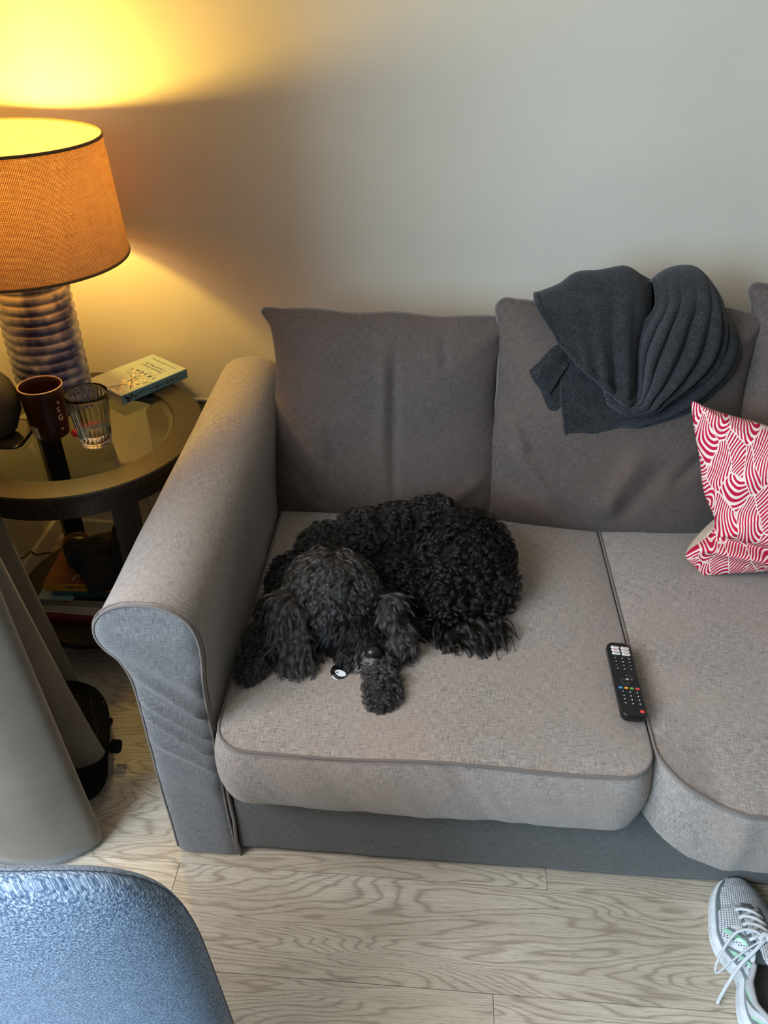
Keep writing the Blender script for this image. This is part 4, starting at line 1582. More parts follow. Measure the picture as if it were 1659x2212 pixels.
# plan view of the pleats at hem height and near the rail
bot = [(-.86, .52), (-.76, .56), (-.62, .52), (-.48, .43), (-.455, .40), (-.51, .36), (-.62, .33), (-.58, .29), (-.45, .262), (-.335, .218), (-.306, .204), (-.325, .175), (-.40, .150), (-.44, .125), (-.38, .095), (-.30, .062), (-.277, .046), (-.284, .020), (-.34, -.018), (-.42, -.03), (-.52, -.02), (-.62, -.05), (-.72, -.10), (-.78, -.04), (-.88, .0)]
mid = [(-.86, .50), (-.78, .52), (-.68, .50), (-.57, .45), (-.545, .42), (-.58, .38), (-.64, .34), (-.60, .30), (-.52, .26), (-.43, .222), (-.412, .205), (-.42, .18), (-.44, .155), (-.46, .125), (-.40, .09), (-.325, .055), (-.302, .036), (-.310, .012), (-.36, -.02), (-.43, -.035), (-.52, -.03), (-.62, -.05), (-.72, -.09), (-.78, -.05), (-.88, -.02)]
NB = 170
cb_, cm_ = spline(bot, NB), spline(mid, NB)
# match by control parameter, not arc length
def par_spline(P, n):
    P = np.asarray(P, float)
    N = len(P)
    out = []
    for tt in np.linspace(0, N - 1, n):
        j = min(int(tt), N - 2)
        f_ = tt - j
        a, b, c, d = P[max(j - 1, 0)], P[j], P[j + 1], P[min(j + 2, N - 1)]
        out.append(.5 * ((2 * b) + (-a + c) * f_ + (2 * a - 5 * b + 4 * c - d) * f_ ** 2 + (-a + 3 * b - 3 * c + d) * f_ ** 3))
    return np.array(out)


NB = 300
cb_, cm_ = par_spline(bot, NB), par_spline(mid, NB)
cc = cm_.mean(0)
V, Fc = [], []
NZ = 60
for j in range(NZ + 1):
    z = .012 + (2.3 - .012) * j / NZ
    k = min(z / .62, 1.0)
    k = k ** .8
    P = cb_ * (1 - k) + cm_ * k
    if z > .62:
        q = (z - .62) / 1.7
        P = P * (1 - .35 * q) + (cc + (P - cc) * [.5, .5] + np.array([-.10, 0])) * .35 * q
    for p in P:
        V.append((p[0], p[1], z))
for j in range(NZ):
    for i in range(NB - 1):
        a = j * NB + i
        Fc.append((a, a + 1, a + NB + 1, a + NB))
cur = mesh_obj('curtain', V, Fc, felt(), None)
md = cur.modifiers.new('thickness', 'SOLIDIFY')
md.thickness = .003
tag(cur, 'floor length taupe curtain gathered in deep pleats at the left edge', 'curtain')

# ------------------------------------------------------------------ foot rest on the floor
fr_ = thing('foot_rest', 'black foot rest with wavy relief and a side knob, beside the curtain hem', 'foot rest', (-.43, .26, 0))
m_fr = simple('black_footrest_plastic', srgb(10, 10, 10), .8, 0, .15)
O = spline([(-.515, .385), (-.46, .394), (-.405, .378), (-.362, .335), (-.338, .28), (-.318, .215), (-.300, .15), (-.315, .105), (-.36, .09), (-.50, .08), (-.57, .10), (-.585, .24), (-.57, .36)], 110, True)
n = len(O)
c0 = O.mean(0)
V, Fc = [], []
zf = lambda p: .055 + .10 * (p[1] - .08) * .5
for s, dz in ((.94, -.022), (1.0, -.016), (1.0, -.004), (.985, 0), (.96, .001), (0, .001)):
    for p in O:
        q = c0 + (p - c0) * s
        V.append((q[0], q[1], zf(q) + dz))
for j in range(5):
    for i in range(n):
        Fc.append((j * n + i, j * n + (i + 1) % n, (j + 1) * n + (i + 1) % n, (j + 1) * n + i))
Fc.append(tuple(range(n - 1, -1, -1)))
o = MB().add(V, Fc).build('platform', m_fr, fr_, angle=50)
fixnormals(o)
m = MB()
for r_i in range(9):
    for c_ in range(7):
        x0, y0_ = -.52 + .030 * c_ + (.015 if r_i % 2 else 0), .115 + .028 * r_i
        if np.hypot(x0 + .44, (y0_ - .235) * .8) > .125 or x0 > -.345 - .10 * abs(y0_ - .2):
            continue
        pts = []
        for k in range(9):
            a = k / 8
            x_ = x0 + (a - .5) * .034
            y_ = y0_ + .008 * math.sin(a * 2 * PI)
            ca, sa = math.cos(-.5), math.sin(-.5)
            xr, yr = x0 + (x_ - x0) * ca - (y_ - y0_) * sa, y0_ + (x_ - x0) * sa + (y_ - y0_) * ca
            pts.append((xr, yr, zf((xr, yr)) + .0012))
        m.tube(pts, .0011, 5)
m.build('relief_waves', simple('grey_black_relief', srgb(34, 32, 30), .45), fr_, True)
o = MB().lathe([(0, 0), (.0135, 0), (.015, .002), (.015, .018), (.0135, .020), (0, .020)], (0, 0), 24, False)
o.xf(Matrix.Translation((-.318, .232, .05)) @ Matrix.Rotation(PI / 2, 4, 'Y')).build('knob', m_fr, fr_, angle=40)
MB().box(-.55, -.36, .12, .34, 0, .012, .003).box(-.54, -.50, .16, .30, .01, .045).box(-.40, -.37, .16, .30, .01, .045).build('base', m_fr, fr_)

# ------------------------------------------------------------------ blue upholstered chair in the foreground
def heather():
    t = NT('blue_heather_cloth')
    uv = t.coord('UV')
    x, y, _ = t.xyz(uv)
    a = t.noise(t.comb(t.math('MULTIPLY', x, 260.0), t.math('MULTIPLY', y, 620.0)), 1.0, 3, .65)
    b = t.noise(t.comb(t.math('MULTIPLY', x, 620.0), t.math('MULTIPLY', y, 300.0), 3.0), 1.0, 3, .65)
    c = t.noise(uv, 60, 2)
    f = t.math('MULTIPLY_ADD', a, .5, t.math('MULTIPLY_ADD', b, .45, t.math('MULTIPLY', c, .08)))
    t.l(t.ramp(f, [(.36, srgb(36, 52, 76)), (.48, srgb(94, 114, 140)), (.55, srgb(148, 170, 194)), (.64, srgb(218, 230, 240))]), t.b.inputs['Base Color'])
    t.b.inputs['Roughness'].default_value = .9
    t.b.inputs['Specular IOR Level'].default_value = .15
    t.b.inputs['Sheen Weight'].default_value = .2
    t.bump(f, .8, .0012)
    return t.m


M_HEA = heather()
ch = thing('upholstered_chair', 'blue heather upholstered chair back in the lower left foreground', 'chair', (-.14, -.55, 0))
# backrest: superellipse slab leaning towards the room, curved in plan
NA, NRr = 160, 26
V, uv, Fc = [], [], []
bw, bh, bz0 = .250, .36, .418


def chair_pt(u, v, side, off):
    x = u * bw
    z = bz0 + v * bh
    y = -.425 + .10 * (u ** 2) * .35 * 1.0 - .035 * (v) + .0
    return x, y, z


for side in (1, -1):
    for j in range(NRr + 1):
        s = math.sin(PI / 2 * j / NRr)
        for i in range(NA):
            a = 2 * PI * i / NA
            ca, sa = math.cos(a), math.sin(a)
            e = 5.2
            r = 1 / ((abs(ca) ** e + abs(sa) ** e) ** (1 / e))
            u, v = r * ca * s, r * sa * s
            x, y, z = chair_pt(u, v, side, 0)
            th = .042 * (1 - s ** 4.5) ** .5
            V.append((-.137 + x, y + side * th * (1 if side > 0 else 1), z))
            uv.append((x + side * th * .8, z - side * th * .9))
n = NA
k = NRr + 1
for side in (0, 1):
    for j in range(NRr):
        a, b = (side * k + j) * n, (side * k + j + 1) * n
        for i in range(n):
            i2 = (i + 1) % n
            Fc.append((a + i, a + i2, b + i2, b + i) if side else (a + i, b + i, b + i2, a + i2))
o = mesh_obj('backrest', V, Fc, M_HEA, ch, uv=uv)
sm = []
for i in range(NA):
    a = 2 * PI * i / NA
    ca, sa = math.cos(a), math.sin(a)
    r = 1 / ((abs(ca) ** 5.2 + abs(sa) ** 5.2) ** (1 / 5.2))
    x, y, z = chair_pt(r * ca, r * sa, 1, 0)
    sm.append((-.137 + x * 1.003, y, z))
sm = [(p[0], p[1] + .004, p[2]) for p in sm]
MB().tube(sm, .0005, 6, True).build('seam_piping', simple('navy_piping', srgb(60, 72, 90), .8), ch, True)
V2, uv2 = [], []
m = MB().box(-.36, .09, -.90, -.475, .26, .33, .03)
o = mesh_obj('seat', m.V, m.F, M_HEA, ch, uv=[(v[0], v[1]) for v in m.V])
m_wleg = simple('beech_leg', srgb(170, 130, 90), .45)
for x_, y_ in ((-.33, -.86), (.06, -.86), (-.33, -.52), (.06, -.52)):
    MB().tube([(x_, y_, .27), (x_ + (.02 if x_ > 0 else -.02), y_ + (.02 if y_ > -.6 else -.02), 0)], [.018, .011], 12).build('leg', m_wleg, ch, True)
MB().box(-.20, -.07, -.485, -.470, .20, .31, .004).build('back_bracket', simple('dark_metal', srgb(40, 40, 42), .4, .8), ch)

# ------------------------------------------------------------------ running shoe
shoe = thing('running_shoe', 'white and silver running shoe with loose laces on the floor at the lower right', 'shoe', (.965, -.10, 0))
NS = 300
yl = np.array([.040, .034, .016, -.005, -.030, -.055, -.074, -.098, -.117, -.134, -.151, -.167, -.193, -.212, -.235, -.248, -.255])
xl = np.array([.974, .952, .937, .926, .919, .913, .910, .913, .924, .935, .937, .930, .923, .922, .929, .945, .966])
xr = np.array([.976, .996, 1.010, 1.018, 1.023, 1.025, 1.024, 1.020, 1.014, 1.008, 1.004, 1.003, 1.003, 1.003, .998, .988, .968])
ys_ = np.linspace(.0395, -.2545, NS)
XL = np.interp(-ys_, -yl, xl)
XR = np.interp(-ys_, -yl, xr)


def smooth1(a, k=5):
    p = np.r_[[a[0]] * k, a, [a[-1]] * k]
    return np.convolve(p, np.ones(2 * k + 1) / (2 * k + 1), 'valid')


XL = np.r_[XL[:2], smooth1(XL, 7)[2:-2], XL[-2:]]
m_sole = speckled('white_foam', srgb(208, 216, 220), srgb(226, 232, 234), 60, .6, .1)
# midsole with a groove
V, Fc = [], []
prof = [(0.0, .0), (.004, .0035), (.0065, .012), (.0035, .019), (.0062, .025), (.003, .034), (.0, .036)]
for k, (o_, z_) in enumerate([(-.006, 0), (0, 0), (.003, .006), (.005, .014), (.0020, .0185), (.0042, .023), (.001, .034), (-.004, .035)]):
    ring = []
    for i in range(NS):
        tz = z_ * (1 + .25 * np.clip((-ys_[i] - .15) / .1, 0, 1)) + (.008 * np.clip((ys_[i] - .0) / .04, 0, 1) ** 2 if z_ < .01 else 0)
        ring.append((XL[i] - o_, ys_[i], tz))
    for i in range(NS - 1, -1, -1):
        tz = z_ * (1 + .25 * np.clip((-ys_[i] - .15) / .1, 0, 1)) + (.008 * np.clip((ys_[i] - .0) / .04, 0, 1) ** 2 if z_ < .01 else 0)
        ring.append((XR[i] + o_, ys_[i], tz))
    V += ring
n = 2 * NS
for j in range(7):
    for i in range(n):
        Fc.append((j * n + i, j * n + (i + 1) % n, (j + 1) * n + (i + 1) % n, (j + 1) * n + i))
for i in range(NS - 1):
    Fc.append((7 * n + i, 7 * n + i + 1, 7 * n + n - 2 - i, 7 * n + n - 1 - i))
    Fc.append((i, n - 1 - i, n - 2 - i, i + 1))
o = MB().add(V, Fc).build('midsole', m_sole, shoe, True)
fixnormals(o)


def mesh_cloth():
    t = NT('open_mesh_cloth')
    x, y, z = t.xyz(t.coord())
    a = t.math('SINE', t.math('MULTIPLY', t.math('ADD', x, t.math('MULTIPLY', y, .5)), 2 * PI * 190))
    b = t.math('SINE', t.math('MULTIPLY', t.math('SUBTRACT', y, t.math('MULTIPLY', x, .5)), 2 * PI * 160))
    f = t.math('MULTIPLY_ADD', t.math('MULTIPLY', a, b), .5, .5)
    t.l(t.ramp(f, [(.22, srgb(86, 90, 96)), (.48, srgb(206, 210, 214))]), t.b.inputs['Base Color'])
    t.b.inputs['Roughness'].default_value = .8
    t.bump(f, .6, .001)
    return t.m


m_mesh = mesh_cloth()
m_silver = simple('silver_overlay', srgb(128, 138, 142), .35, .35)
m_white = simple('white_synthetic', srgb(206, 212, 216), .45)
m_mint = simple('mint_reflective', srgb(170, 228, 200), .3, .2)
m_dark = speckled('grey_lining', srgb(58, 56, 52), srgb(84, 82, 76), 700, .9)
hT = np.interp(-ys_, [-.04, -.03, -.01, .03, .07, .10, .13, .17, .21, .24, .255], [.040, .048, .056, .066, .078, .086, .084, .074, .080, .094, .088])
gp = np.interp(-ys_, [-.04, .030, .036, .08, .118, .14, .17, .21, .24, .25, .255], [0, 0, .009, .012, .013, .022, .029, .030, .022, .008, .002])
V, Fc, fm = [], [], []
NTt = 70
for side in (0, 1):
    base = len(V)
    for i in range(NS):
        xm = (XL[i] + XR[i]) / 2 + .004 * math.sin(i / (NS / 6))
        zs = .033 + .006 * np.clip((-ys_[i] - .15) / .1, 0, 1)
        x0 = XL[i] + .003 if side == 0 else XR[i] - .003
        x1 = xm - gp[i] if side == 0 else xm + gp[i]
        steep = .62 if ys_[i] < -.10 else 1.0
        for t_ in range(NTt + 1):
            a = t_ / NTt * PI / 2
            q = (1 - math.cos(a)) ** (1.0 / steep)
            V.append((x0 + (x1 - x0) * q, ys_[i], zs + (hT[i] - zs) * math.sin(a)))
    for i in range(NS - 1):
        for t_ in range(NTt):
            a = base + i * (NTt + 1) + t_
            f = (a, a + 1, a + NTt + 2, a + NTt + 1)
            Fc.append(f if side else f[::-1])
            y_, tt = ys_[i], t_ / NTt
            c = 0
            lowband = .30 + .12 * math.sin(y_ * 40)
            if y_ > -.036:
                c = 1 if tt < (.42 if y_ > .012 else .32) or y_ > .030 else 0
            else:
                if tt < .18:
                    c = 1
                elif tt > .80:
                    c = 1 if y_ > -.12 else 2
                else:
                    w_ = (tt * .07 + y_ * .9 + .05) % .042
                    c = 0 if y_ > -.075 else (3 if w_ < .010 else (1 if w_ < .018 else (2 if w_ < .031 else 0)))
                    if y_ < -.16:
                        c = 2 if w_ < .022 else (1 if w_ < .034 else 3)
            fm.append(c)
o = mesh_obj('upper', V, Fc, None, shoe, mats=[m_mesh, m_silver, m_white, m_mint], fmat=fm)
md = o.modifiers.new('thickness', 'SOLIDIFY')
md.thickness = .003
md.offset = -1
# insole and lining
V, Fc = [], []
for i in range(167, 293):
    V += [(XL[i] + .010, ys_[i], .040), (XR[i] - .010, ys_[i], .040)]
for i in range(125):
    Fc.append((2 * i, 2 * i + 1, 2 * i + 3, 2 * i + 2))
MB().add(V, Fc).build('insole', m_dark, shoe)
# padded collar
cl = []
for i in range(187, 297, 6):
    xm = (XL[i] + XR[i]) / 2 + .004 * math.sin(i / (NS / 6))
    cl.append((xm - gp[i], ys_[i], hT[i]))
cr_ = []
for i in range(296, 186, -6):
    xm = (XL[i] + XR[i]) / 2 + .004 * math.sin(i / (NS / 6))
    cr_.append((xm + gp[i], ys_[i], hT[i]))
MB().tube(spline(cl + cr_, 70), .0048, 8).build('collar', simple('pale_collar', srgb(176, 176, 178), .8), shoe, True)
# tongue
V, Fc = [], []
for j, (y_, z_, w_) in enumerate([(-.034, .064, .010), (-.06, .074, .013), (-.09, .085, .015), (-.12, .094, .017), (-.145, .104, .020), (-.158, .108, .018)]):
    for i in range(7):
        s = i / 6 * 2 - 1
        V.append((.969 + s * w_ + (.006 if y_ < -.1 else 0), y_, z_ - .004 * s * s))
for j in range(5):
    for i in range(6):
        Fc.append((j * 7 + i, j * 7 + i + 1, (j + 1) * 7 + i + 1, (j + 1) * 7 + i))
o = mesh_obj('tongue', V, Fc, m_mesh, shoe)
md = o.modifiers.new('thickness', 'SOLIDIFY')
md.thickness = .005
MB().box(.958, .980, -.037, -.030, .0655, .0675, .001).build('eyelet_tab', m_silver, shoe)
# laces
m_lace = speckled('pale_lace', srgb(188, 194, 198), srgb(214, 218, 220), 900, .8, .4)
rows = [(-.046, .076), (-.062, .082), (-.078, .088), (-.094, .093), (-.108, .097)]
for k, (y_, z_) in enumerate(rows[:-1]):
    y2, z2 = rows[k + 1]
    for s in (-1, 1):
        pts = [(.967 - s * .021, y_ + .001, z_ - .008), (.967 - s * .015, y_, z_ + .000), (.967, (y_ + y2) / 2, (z_ + z2) / 2 + .004 + .002 * s), (.967 + s * .015, y2, z2), (.967 + s * .021, y2, z2 - .008)]
        MB().tube(spline(pts, 18), .0031, 8, flat=.55).build('lace', m_lace, shoe, True)
kn = (.968, -.112, .104)
MB().tube(spline([(.958, -.114, .102), (.968, -.106, .107), (.978, -.114, .103)], 12), .0052, 8).build('lace', m_lace, shoe, True)
for pts in ([kn, (.950, -.098, .104), (.925, -.098, .090), (.903, -.118, .058), (.893, -.136, .036), (.897, -.142, .034), (.915, -.134, .062), (.942, -.122, .090), kn],
            [kn, (.948, -.128, .094), (.926, -.142, .068), (.908, -.160, .034), (.898, -.172, .012), (.893, -.180, .004)],
            [kn, (.985, -.100, .104), (1.010, -.096, .088), (1.034, -.112, .050), (1.030, -.130, .045), (1.004, -.124, .088), kn],
            [kn, (.992, -.124, .096), (1.016, -.140, .066), (1.036, -.160, .012), (1.040, -.175, .004)]):
    MB().tube(spline(pts, 50), .0030, 8, flat=.6).build('lace', m_lace, shoe, True)
tab = MB().box(-.018, .018, -.004, .004, -.003, .003, .002).xf(Matrix.Translation((1.0, -.165, .103)) @ Matrix.Rotation(.25, 4, 'Z')).build('tongue_loop', m_white, shoe)

# ------------------------------------------------------------------ dog
# (centre, radii, comb direction, fur length, curl radius, curl turns, spread) for every mass of the body
SEAT = .400
BL_ = [
    # rump and hindquarters
    ((.420, .440, .472), (.106, .108, .088), (.5, -.3, -.6), .026, .0048, 2.0, 'curl'),
    ((.462, .395, .455), (.062, .082, .062), (.5, -.5, -.6), .030, .0055, 1.8, 'curl'),
    ((.360, .490, .484), (.085, .075, .076), (.1, .2, .4), .022, .0042, 2.0, 'curl'),
    # rib cage and back
    ((.290, .475, .474), (.090, .082, .076), (-.1, .3, .3), .020, .0035, 1.6, 'curl'),
    ((.225, .455, .472), (.085, .082, .074), (-.2, .3, .3), .019, .0032, 1.5, 'curl'),
    ((.160, .420, .468), (.078, .080, .068), (-.5, .2, .0), .020, .0032, 1.5, 'curl'),
    ((.105, .340, .460), (.062, .075, .058), (-.7, .1, -.3), .022, .0035, 1.5, 'curl'),
    ((.290, .390, .445), (.110, .070, .050), (.3, -.5, -.2), .022, .0040, 1.6, 'curl'),
    ((.250, .330, .440), (.080, .060, .045), (.3, -.5, -.2), .020, .0035, 1.5, 'curl'),
    # thigh folded in front of the belly
    ((.405, .345, .440), (.070, .065, .048), (.5, -.6, -.4), .032, .0060, 1.6, 'curl'),
    ((.350, .275, .417), (.045, .028, .020), (-.6, -.4, -.2), .014, .0025, 1.2, 'curl'),
    # tail fluff
    ((.445, .290, .428), (.050, .045, .030), (.55, -.75, -.3), .070, .0034, 1.0, 'long'),
    ((.400, .270, .424), (.040, .030, .024), (.25, -.9, -.3), .058, .0034, 1.0, 'long'),
    # skull
    ((.172, .292, .497), (.080, .080, .066), (0, 0, 0), .038, .0032, 1.3, 'head'),
    ((.218, .280, .490), (.048, .052, .046), (0, 0, 0), .022, .0030, 1.1, 'head'),
    # cheeks, muzzle and nose bridge
    ((.195, .228, .462), (.046, .048, .044), (-.35, -.6, -.8), .034, .0014, .7, 'muzzle'),
    ((.232, .225, .466), (.034, .046, .034), (-.45, -.5, -.5), .016, .0010, .6, 'muzzle'),
    ((.254, .200, .452), (.029, .030, .024), (-.7, -.2, -.8), .018, .0010, .6, 'muzzle'),
    ((.226, .188, .432), (.034, .030, .024), (-.45, -.6, -.8), .026, .0014, .7, 'muzzle'),
    # left ear (towards the sofa arm)
    ((.105, .235, .487), (.034, .040, .042), (-.2, -.45, -1), .060, .0024, 1.3, 'ear'),
    ((.110, .192, .455), (.034, .032, .040), (-.05, -.35, -1), .060, .0026, 1.5, 'ear'),
    ((.124, .168, .430), (.034, .024, .026), (.0, -.3, -1), .040, .0028, 1.4, 'ear'),
    # right ear
    ((.288, .252, .478), (.022, .035, .040), (.35, -.3, -1), .044, .0022, 1.2, 'ear'),
    ((.308, .218, .447), (.024, .034, .034), (.35, -.4, -1), .042, .0024, 1.2, 'ear'),
    # near front leg and paw
    ((.262, .215, .425), (.036, .045, .026), (.1, -.8, .0), .014, .0030, 1.3, 'leg'),
    ((.275, .170, .424), (.031, .036, .026), (.1, -.8, .1), .014, .0030, 1.3, 'leg'),
    ((.281, .130, .424), (.032, .034, .026), (.1, -.8, .2), .015, .0030, 1.3, 'leg'),
    ((.286, .104, .420), (.033, .028, .022), (.1, -.8, .0), .013, .0025, 1.1, 'leg'),
    ((.268, .087, .413), (.012, .015, .013), (0, -1, 0), .009, .0020, 1, 'leg'),
    ((.284, .083, .414), (.012, .016, .014), (0, -1, 0), .009, .0020, 1, 'leg'),
    ((.300, .088, .413), (.012, .015, .013), (0, -1, 0), .009, .0020, 1, 'leg'),
    # far front leg along the arm
    ((.072, .275, .438), (.038, .055, .036), (-.3, -.7, -.2), .020, .0035, 1.3, 'leg'),
    ((.052, .210, .428), (.032, .045, .028), (-.2, -.8, -.1), .018, .0030, 1.3, 'leg'),
    ((.046, .160, .421), (.031, .034, .022), (-.2, -.8, 0), .015, .0030, 1.3, 'leg'),
    ((.040, .137, .416), (.026, .022, .016), (-.2, -.8, 0), .010, .0025, 1.2, 'leg'),
]
m_skin = simple('black_dog_skin', srgb(13, 12, 12), .8, 0, .2)
dog = blob_cloth('dog', [(*b[0], *(np.array(b[1]) * .93)) for b in BL_], m_skin, vox=.006, wr=0, smooth_it=5)
tag(dog, 'curly haired black dog curled up on the sofa seat with one paw forward', 'dog')
me = dog.data
nv_ = len(me.vertices)
co = np.zeros(nv_ * 3)
me.vertices.foreach_get('co', co)
co = co.reshape(-1, 3)
vn = np.zeros(nv_ * 3)
me.vertices.foreach_get('normal', vn)
vn = vn.reshape(-1, 3)
me.calc_loop_triangles()
nt_ = len(me.loop_triangles)
tri = np.zeros(nt_ * 3, dtype=np.int32)
me.loop_triangles.foreach_get('vertices', tri)
tri = tri.reshape(-1, 3)
A, B, C_ = co[tri[:, 0]], co[tri[:, 1]], co[tri[:, 2]]
ar = np.linalg.norm(np.cross(B - A, C_ - A), axis=1) / 2
cen_ = (A + B + C_) / 3
kinds = [b[6] for b in BL_]
cb = np.array([b[0] for b in BL_])
rb = np.array([b[1] for b in BL_])
comb = np.array([b[2] for b in BL_], float)
prm = np.array([b[3:6] for b in BL_], float)


def region(P):
    d = np.sqrt((((P[:, None, :] - cb[None]) / rb[None]) ** 2).sum(2))
    return d


def norm(v):
    return v / np.maximum(np.linalg.norm(v, axis=1)[:, None], 1e-9)


def make_fur(name, NL, KS, NP, sel, len_mul=1.0, lock_r=.0035, rad=.00011, seed=1):
    r = np.random.default_rng(seed)
    wgt = ar * sel(cen_)
    pick = r.choice(len(ar), size=NL, p=wgt / wgt.sum())
    u, v = r.random(NL), r.random(NL)
    m_ = u + v > 1
    u[m_], v[m_] = 1 - u[m_], 1 - v[m_]
    root = A[pick] + (B[pick] - A[pick]) * u[:, None] + (C_[pick] - A[pick]) * v[:, None]
    nrm = norm(vn[tri[pick, 0]] * (1 - u - v)[:, None] + vn[tri[pick, 1]] * u[:, None] + vn[tri[pick, 2]] * v[:, None])
    d = region(root)
    w_ = np.exp(-((d - d.min(1)[:, None]) / .10))
    w_ /= w_.sum(1)[:, None]
    cmb = w_ @ comb
    # head hair falls outwards from a whorl on the crown
    hd = np.array([k == 'head' for k in kinds])
    hw = w_[:, hd].sum(1)
    whorl = np.array([.182, .350, .560])
    out = root - whorl
    out[:, 2] *= .6
    out = norm(out) + np.array([0, -.35, -.25])
    # swirl
    sw = np.cross(out, nrm) * .35 * np.sin(root[:, 0:1] * 55 + root[:, 1:2] * 35)
    cmb = norm(cmb) * (1 - hw)[:, None] + (norm(out) + sw) * hw[:, None]
    # local whirls so that neighbouring curls turn different ways
    whirl = np.c_[wob(root, 45, 11, 2), wob(root, 45, 12, 2), wob(root, 45, 13, 2)]
    kd = np.array([{'curl': .75, 'long': .3, 'head': .70, 'muzzle': .15, 'ear': .2, 'leg': .6}[k] for k in kinds])
    wk = w_ @ kd
    cmb = norm(cmb) + whirl * wk[:, None]
    tang = cmb - nrm * (cmb * nrm).sum(1)[:, None]
    tang = norm(tang)
    L = (w_ @ prm[:, 0]) * r.uniform(.7, 1.25, NL) * len_mul
    cr2 = (w_ @ prm[:, 1]) * r.uniform(.7, 1.3, NL)
    tn = (w_ @ prm[:, 2]) * r.uniform(.7, 1.3, NL)
    lift = w_ @ np.array([{'curl': .55, 'long': .30, 'head': .42, 'muzzle': .30, 'ear': .25, 'leg': .60}[k] for k in kinds])
    e1 = nrm
    e2 = np.cross(tang, nrm)
    ph = r.uniform(0, 6.28, NL)
    hand = r.choice([-1, 1], NL)
    T = np.linspace(0, 1, NP)
    G = np.zeros((NL, NP, 3))
    for i, t in enumerate(T):
        a = ph + hand * tn * 2 * PI * t
        env = min(1, t * 2.2)
        G[:, i] = root + nrm * (L * lift * (t - .55 * t * t) * 1.3)[:, None] + tang * (L * t * .92)[:, None] \
            + (e2 * (np.sin(a) - np.sin(ph))[:, None] + e1 * (np.cos(a) - np.cos(ph))[:, None] * .8) * (cr2 * env)[:, None] * 1.5
        # gravity
        G[:, i, 2] -= (L * .22 * t * t)
    # keep hair off the seat and out of the arm
    G[:, :, 2] = np.maximum(G[:, :, 2], SEAT + .003 + .004 * r.random((NL, 1)))
    G[:, :, 0] = np.maximum(G[:, :, 0], .010)
    # strands
    S_ = np.repeat(G, KS, axis=0)
    n_ = NL * KS
    o1, o2 = r.normal(size=n_) * lock_r, r.normal(size=n_) * lock_r
    E1, E2 = np.repeat(tang, KS, axis=0), np.repeat(e2, KS, axis=0)
    for i, t in enumerate(T):
        k = 1 - .86 * t ** .7
        S_[:, i] += (E1 * o1[:, None] + E2 * o2[:, None]) * k
    S_ += np.cumsum(r.normal(size=S_.shape) * .00012, axis=1)
    # length variation
    lv_ = np.repeat(r.uniform(.75, 1.0, n_)[:, None], 1, 1)
    hc = bpy.data.hair_curves.new(name)
    hc.add_curves([NP] * n_)
    hc.position_data.foreach_set('vector', S_.astype(np.float32).ravel())
    at = hc.attributes.get('radius') or hc.attributes.new('radius', 'FLOAT', 'POINT')
    rr = (rad * np.interp(T, [0, .6, 1], [1, .9, .25]))
    at.data.foreach_set('value', np.tile(rr, n_).astype(np.float32))
    o = bpy.data.objects.new(name, hc)
    COL.objects.link(o)
    o.parent = dog
    return o


def hair_mat(name, col, rough=.32, spec=.5):
    t = NT(name)
    t.t.nodes.remove(t.b)
    h = t.n('ShaderNodeBsdfHairPrincipled')
    try:
        h.model = 'CHIANG'
    except Exception:
        pass
    h.parametrization = 'COLOR'
    h.inputs['Color'].default_value = col
    h.inputs['Roughness'].default_value = rough
    h.inputs['Radial Roughness'].default_value = .4
    h.inputs['Random Roughness'].default_value = .3
    t.l(h.outputs[0], t.out.inputs[0])
    return t.m


m_fur = hair_mat('black_fur', (.0020, .0017, .0015, 1), .22)
m_fur2 = hair_mat('highlit_black_fur', (.024, .0225, .022, 1), .20)  # black fur made paler: light catching the head is put into its colour
m_fur3 = hair_mat('grey_muzzle_fur', (.35, .32, .30, 1), .35)


def sel_kind(ks):
    idx = [i for i, k in enumerate(kinds) if k in ks]

    def f(P):
        d = region(P)
        return np.isin(d.argmin(1), idx).astype(float) * (P[:, 2] > SEAT + .002)
    return f


def away_from_nose(f):
    return lambda P: f(P) * (np.linalg.norm((P - np.array([.263, .172, .460])) / np.array([1, 1.2, 1]), axis=1) > .021)



f_ = make_fur('body_fur', 3400, 34, 14, sel_kind(('curl',)), len_mul=1.15, lock_r=.0046, seed=21)
f_.data.materials.append(m_fur)
f_['kind'] = 'stuff'
f_ = make_fur('tail_fur', 260, 42, 16, sel_kind(('long',)), lock_r=.0040, seed=22)
f_.data.materials.append(m_fur)
f_['kind'] = 'stuff'
f_ = make_fur('head_fur', 1500, 34, 14, sel_kind(('head',)), lock_r=.0042, seed=23)
f_.data.materials.append(m_fur2)
f_['kind'] = 'stuff'
f_['label'] = 'black crown hair lightened to show its highlights'
f_ = make_fur('muzzle_fur', 1800, 18, 10, away_from_nose(sel_kind(('muzzle',))), len_mul=.85, lock_r=.0028, seed=24)
f_.data.materials.append(m_fur)
f_['kind'] = 'stuff'
f_ = make_fur('ear_fur', 900, 34, 16, sel_kind(('ear',)), lock_r=.0040, seed=25)
f_.data.materials.append(m_fur2)
f_['kind'] = 'stuff'
f_ = make_fur('leg_fur', 2000, 24, 12, sel_kind(('leg',)), lock_r=.0034, seed=26)
f_.data.materials.append(m_fur2)
f_['kind'] = 'stuff'
f_ = make_fur('chin_fur', 60, 16, 9, lambda P: ((np.abs(P[:, 0] - .250) < .016) & (np.abs(P[:, 1] - .172) < .012) & (P[:, 2] < .452) & (P[:, 2] > .425)).astype(float), lock_r=.0015, seed=27)
f_.data.materials.append(m_fur3)
f_['kind'] = 'stuff'
f_['label'] = 'pale grey hair under the nose'
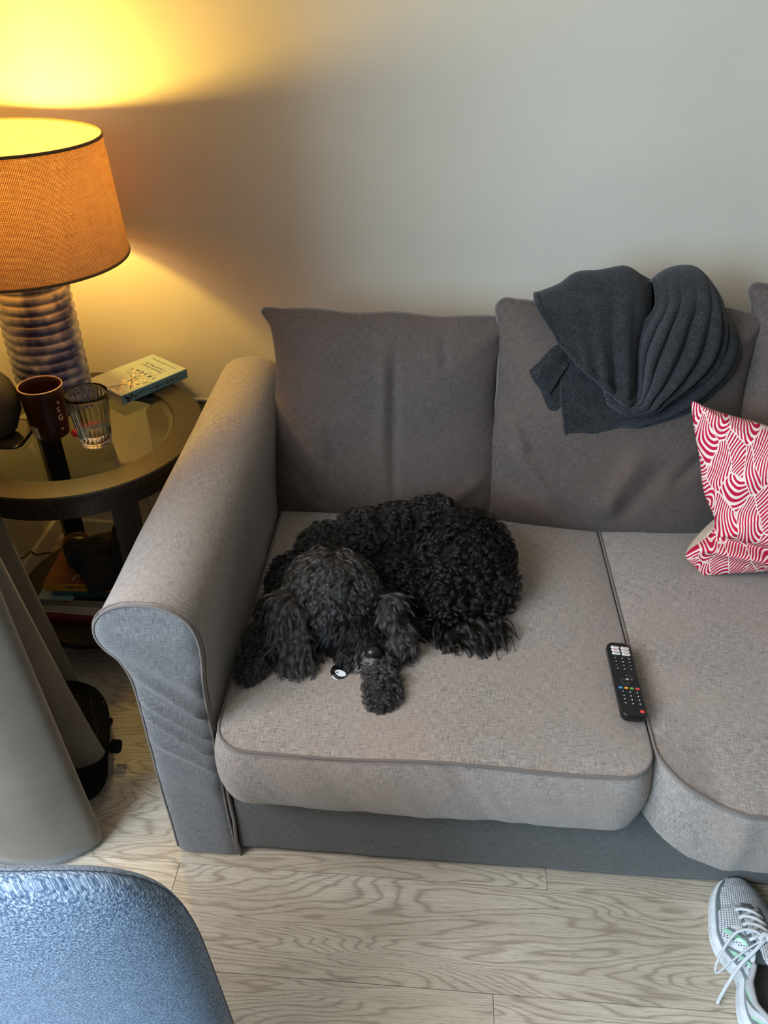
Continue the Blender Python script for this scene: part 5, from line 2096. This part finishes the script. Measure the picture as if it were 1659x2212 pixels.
# nose and eye
m_nose = NT('wet_black_nose')
m_nose.b.inputs['Base Color'].default_value = srgb(24, 24, 27)
m_nose.b.inputs['Roughness'].default_value = .3
m_nose.bump(m_nose.noise(m_nose.coord(), 600, 2), .3, .0006)
o = blob_cloth('nose', [(.263, .163, .463, .0140, .0120, .0105), (.255, .162, .458, .0078, .0085, .0070), (.271, .164, .458, .0078, .0085, .0070)], m_nose.m, dog, vox=.0014, wr=0, smooth_it=3)
m = MB().lathe([(0, -.006), (.0045, -.004), (.006, 0), (.0045, .004), (0, .006)], (0, 0), 16, False).xf(Matrix.Translation((.236, .232, .500)))
m.build('eye', simple('wet_dark_eye', srgb(10, 8, 8), .08), dog, True)
# collar tag resting on the cushion
TG = (.203, .152, .4185)
MT = Matrix.Translation(TG) @ Matrix.Rotation(math.radians(16), 4, 'X') @ Matrix.Rotation(math.radians(-8), 4, 'Z')
m = MB().lathe([(0, -.0012), (.0148, -.0012), (.0158, -.0006), (.0158, .0006), (.0150, .0012), (0, .0012)], (0, 0), 40, False).xf(MT)
tg_ = m.build('collar_tag', simple('black_enamel', srgb(12, 12, 13), .15), dog, angle=40)
MB().tube([tuple(MT @ Vector((.0156 * math.cos(a), .0156 * math.sin(a), -.0004))) for a in np.linspace(0, 2 * PI, 40, endpoint=False)], .0011, 6, True).build('silver_rim', simple('silver_rim', srgb(210, 212, 214), .25, 1), tg_, True)
# white half of the round mark with its black dot
V = []
for k in range(28):
    a = 2 * PI * k / 28
    r = .0070 * (1 + .18 * math.cos(a) - .10 * math.sin(2 * a))
    V.append((.0012 + r * math.cos(a) * 1.45, -.0030 + r * math.sin(a) * .86, .0015))
MB().add(V, [tuple(range(28))]).xf(MT).build('white_mark', simple('white_enamel', srgb(222, 226, 230), .3), tg_)
V = [(-.0030 + .0018 * math.cos(2 * PI * k / 16), -.0030 + .0018 * math.sin(2 * PI * k / 16), .0019) for k in range(16)]
MB().add(V, [tuple(range(16))]).xf(MT).build('black_dot', ink, tg_)
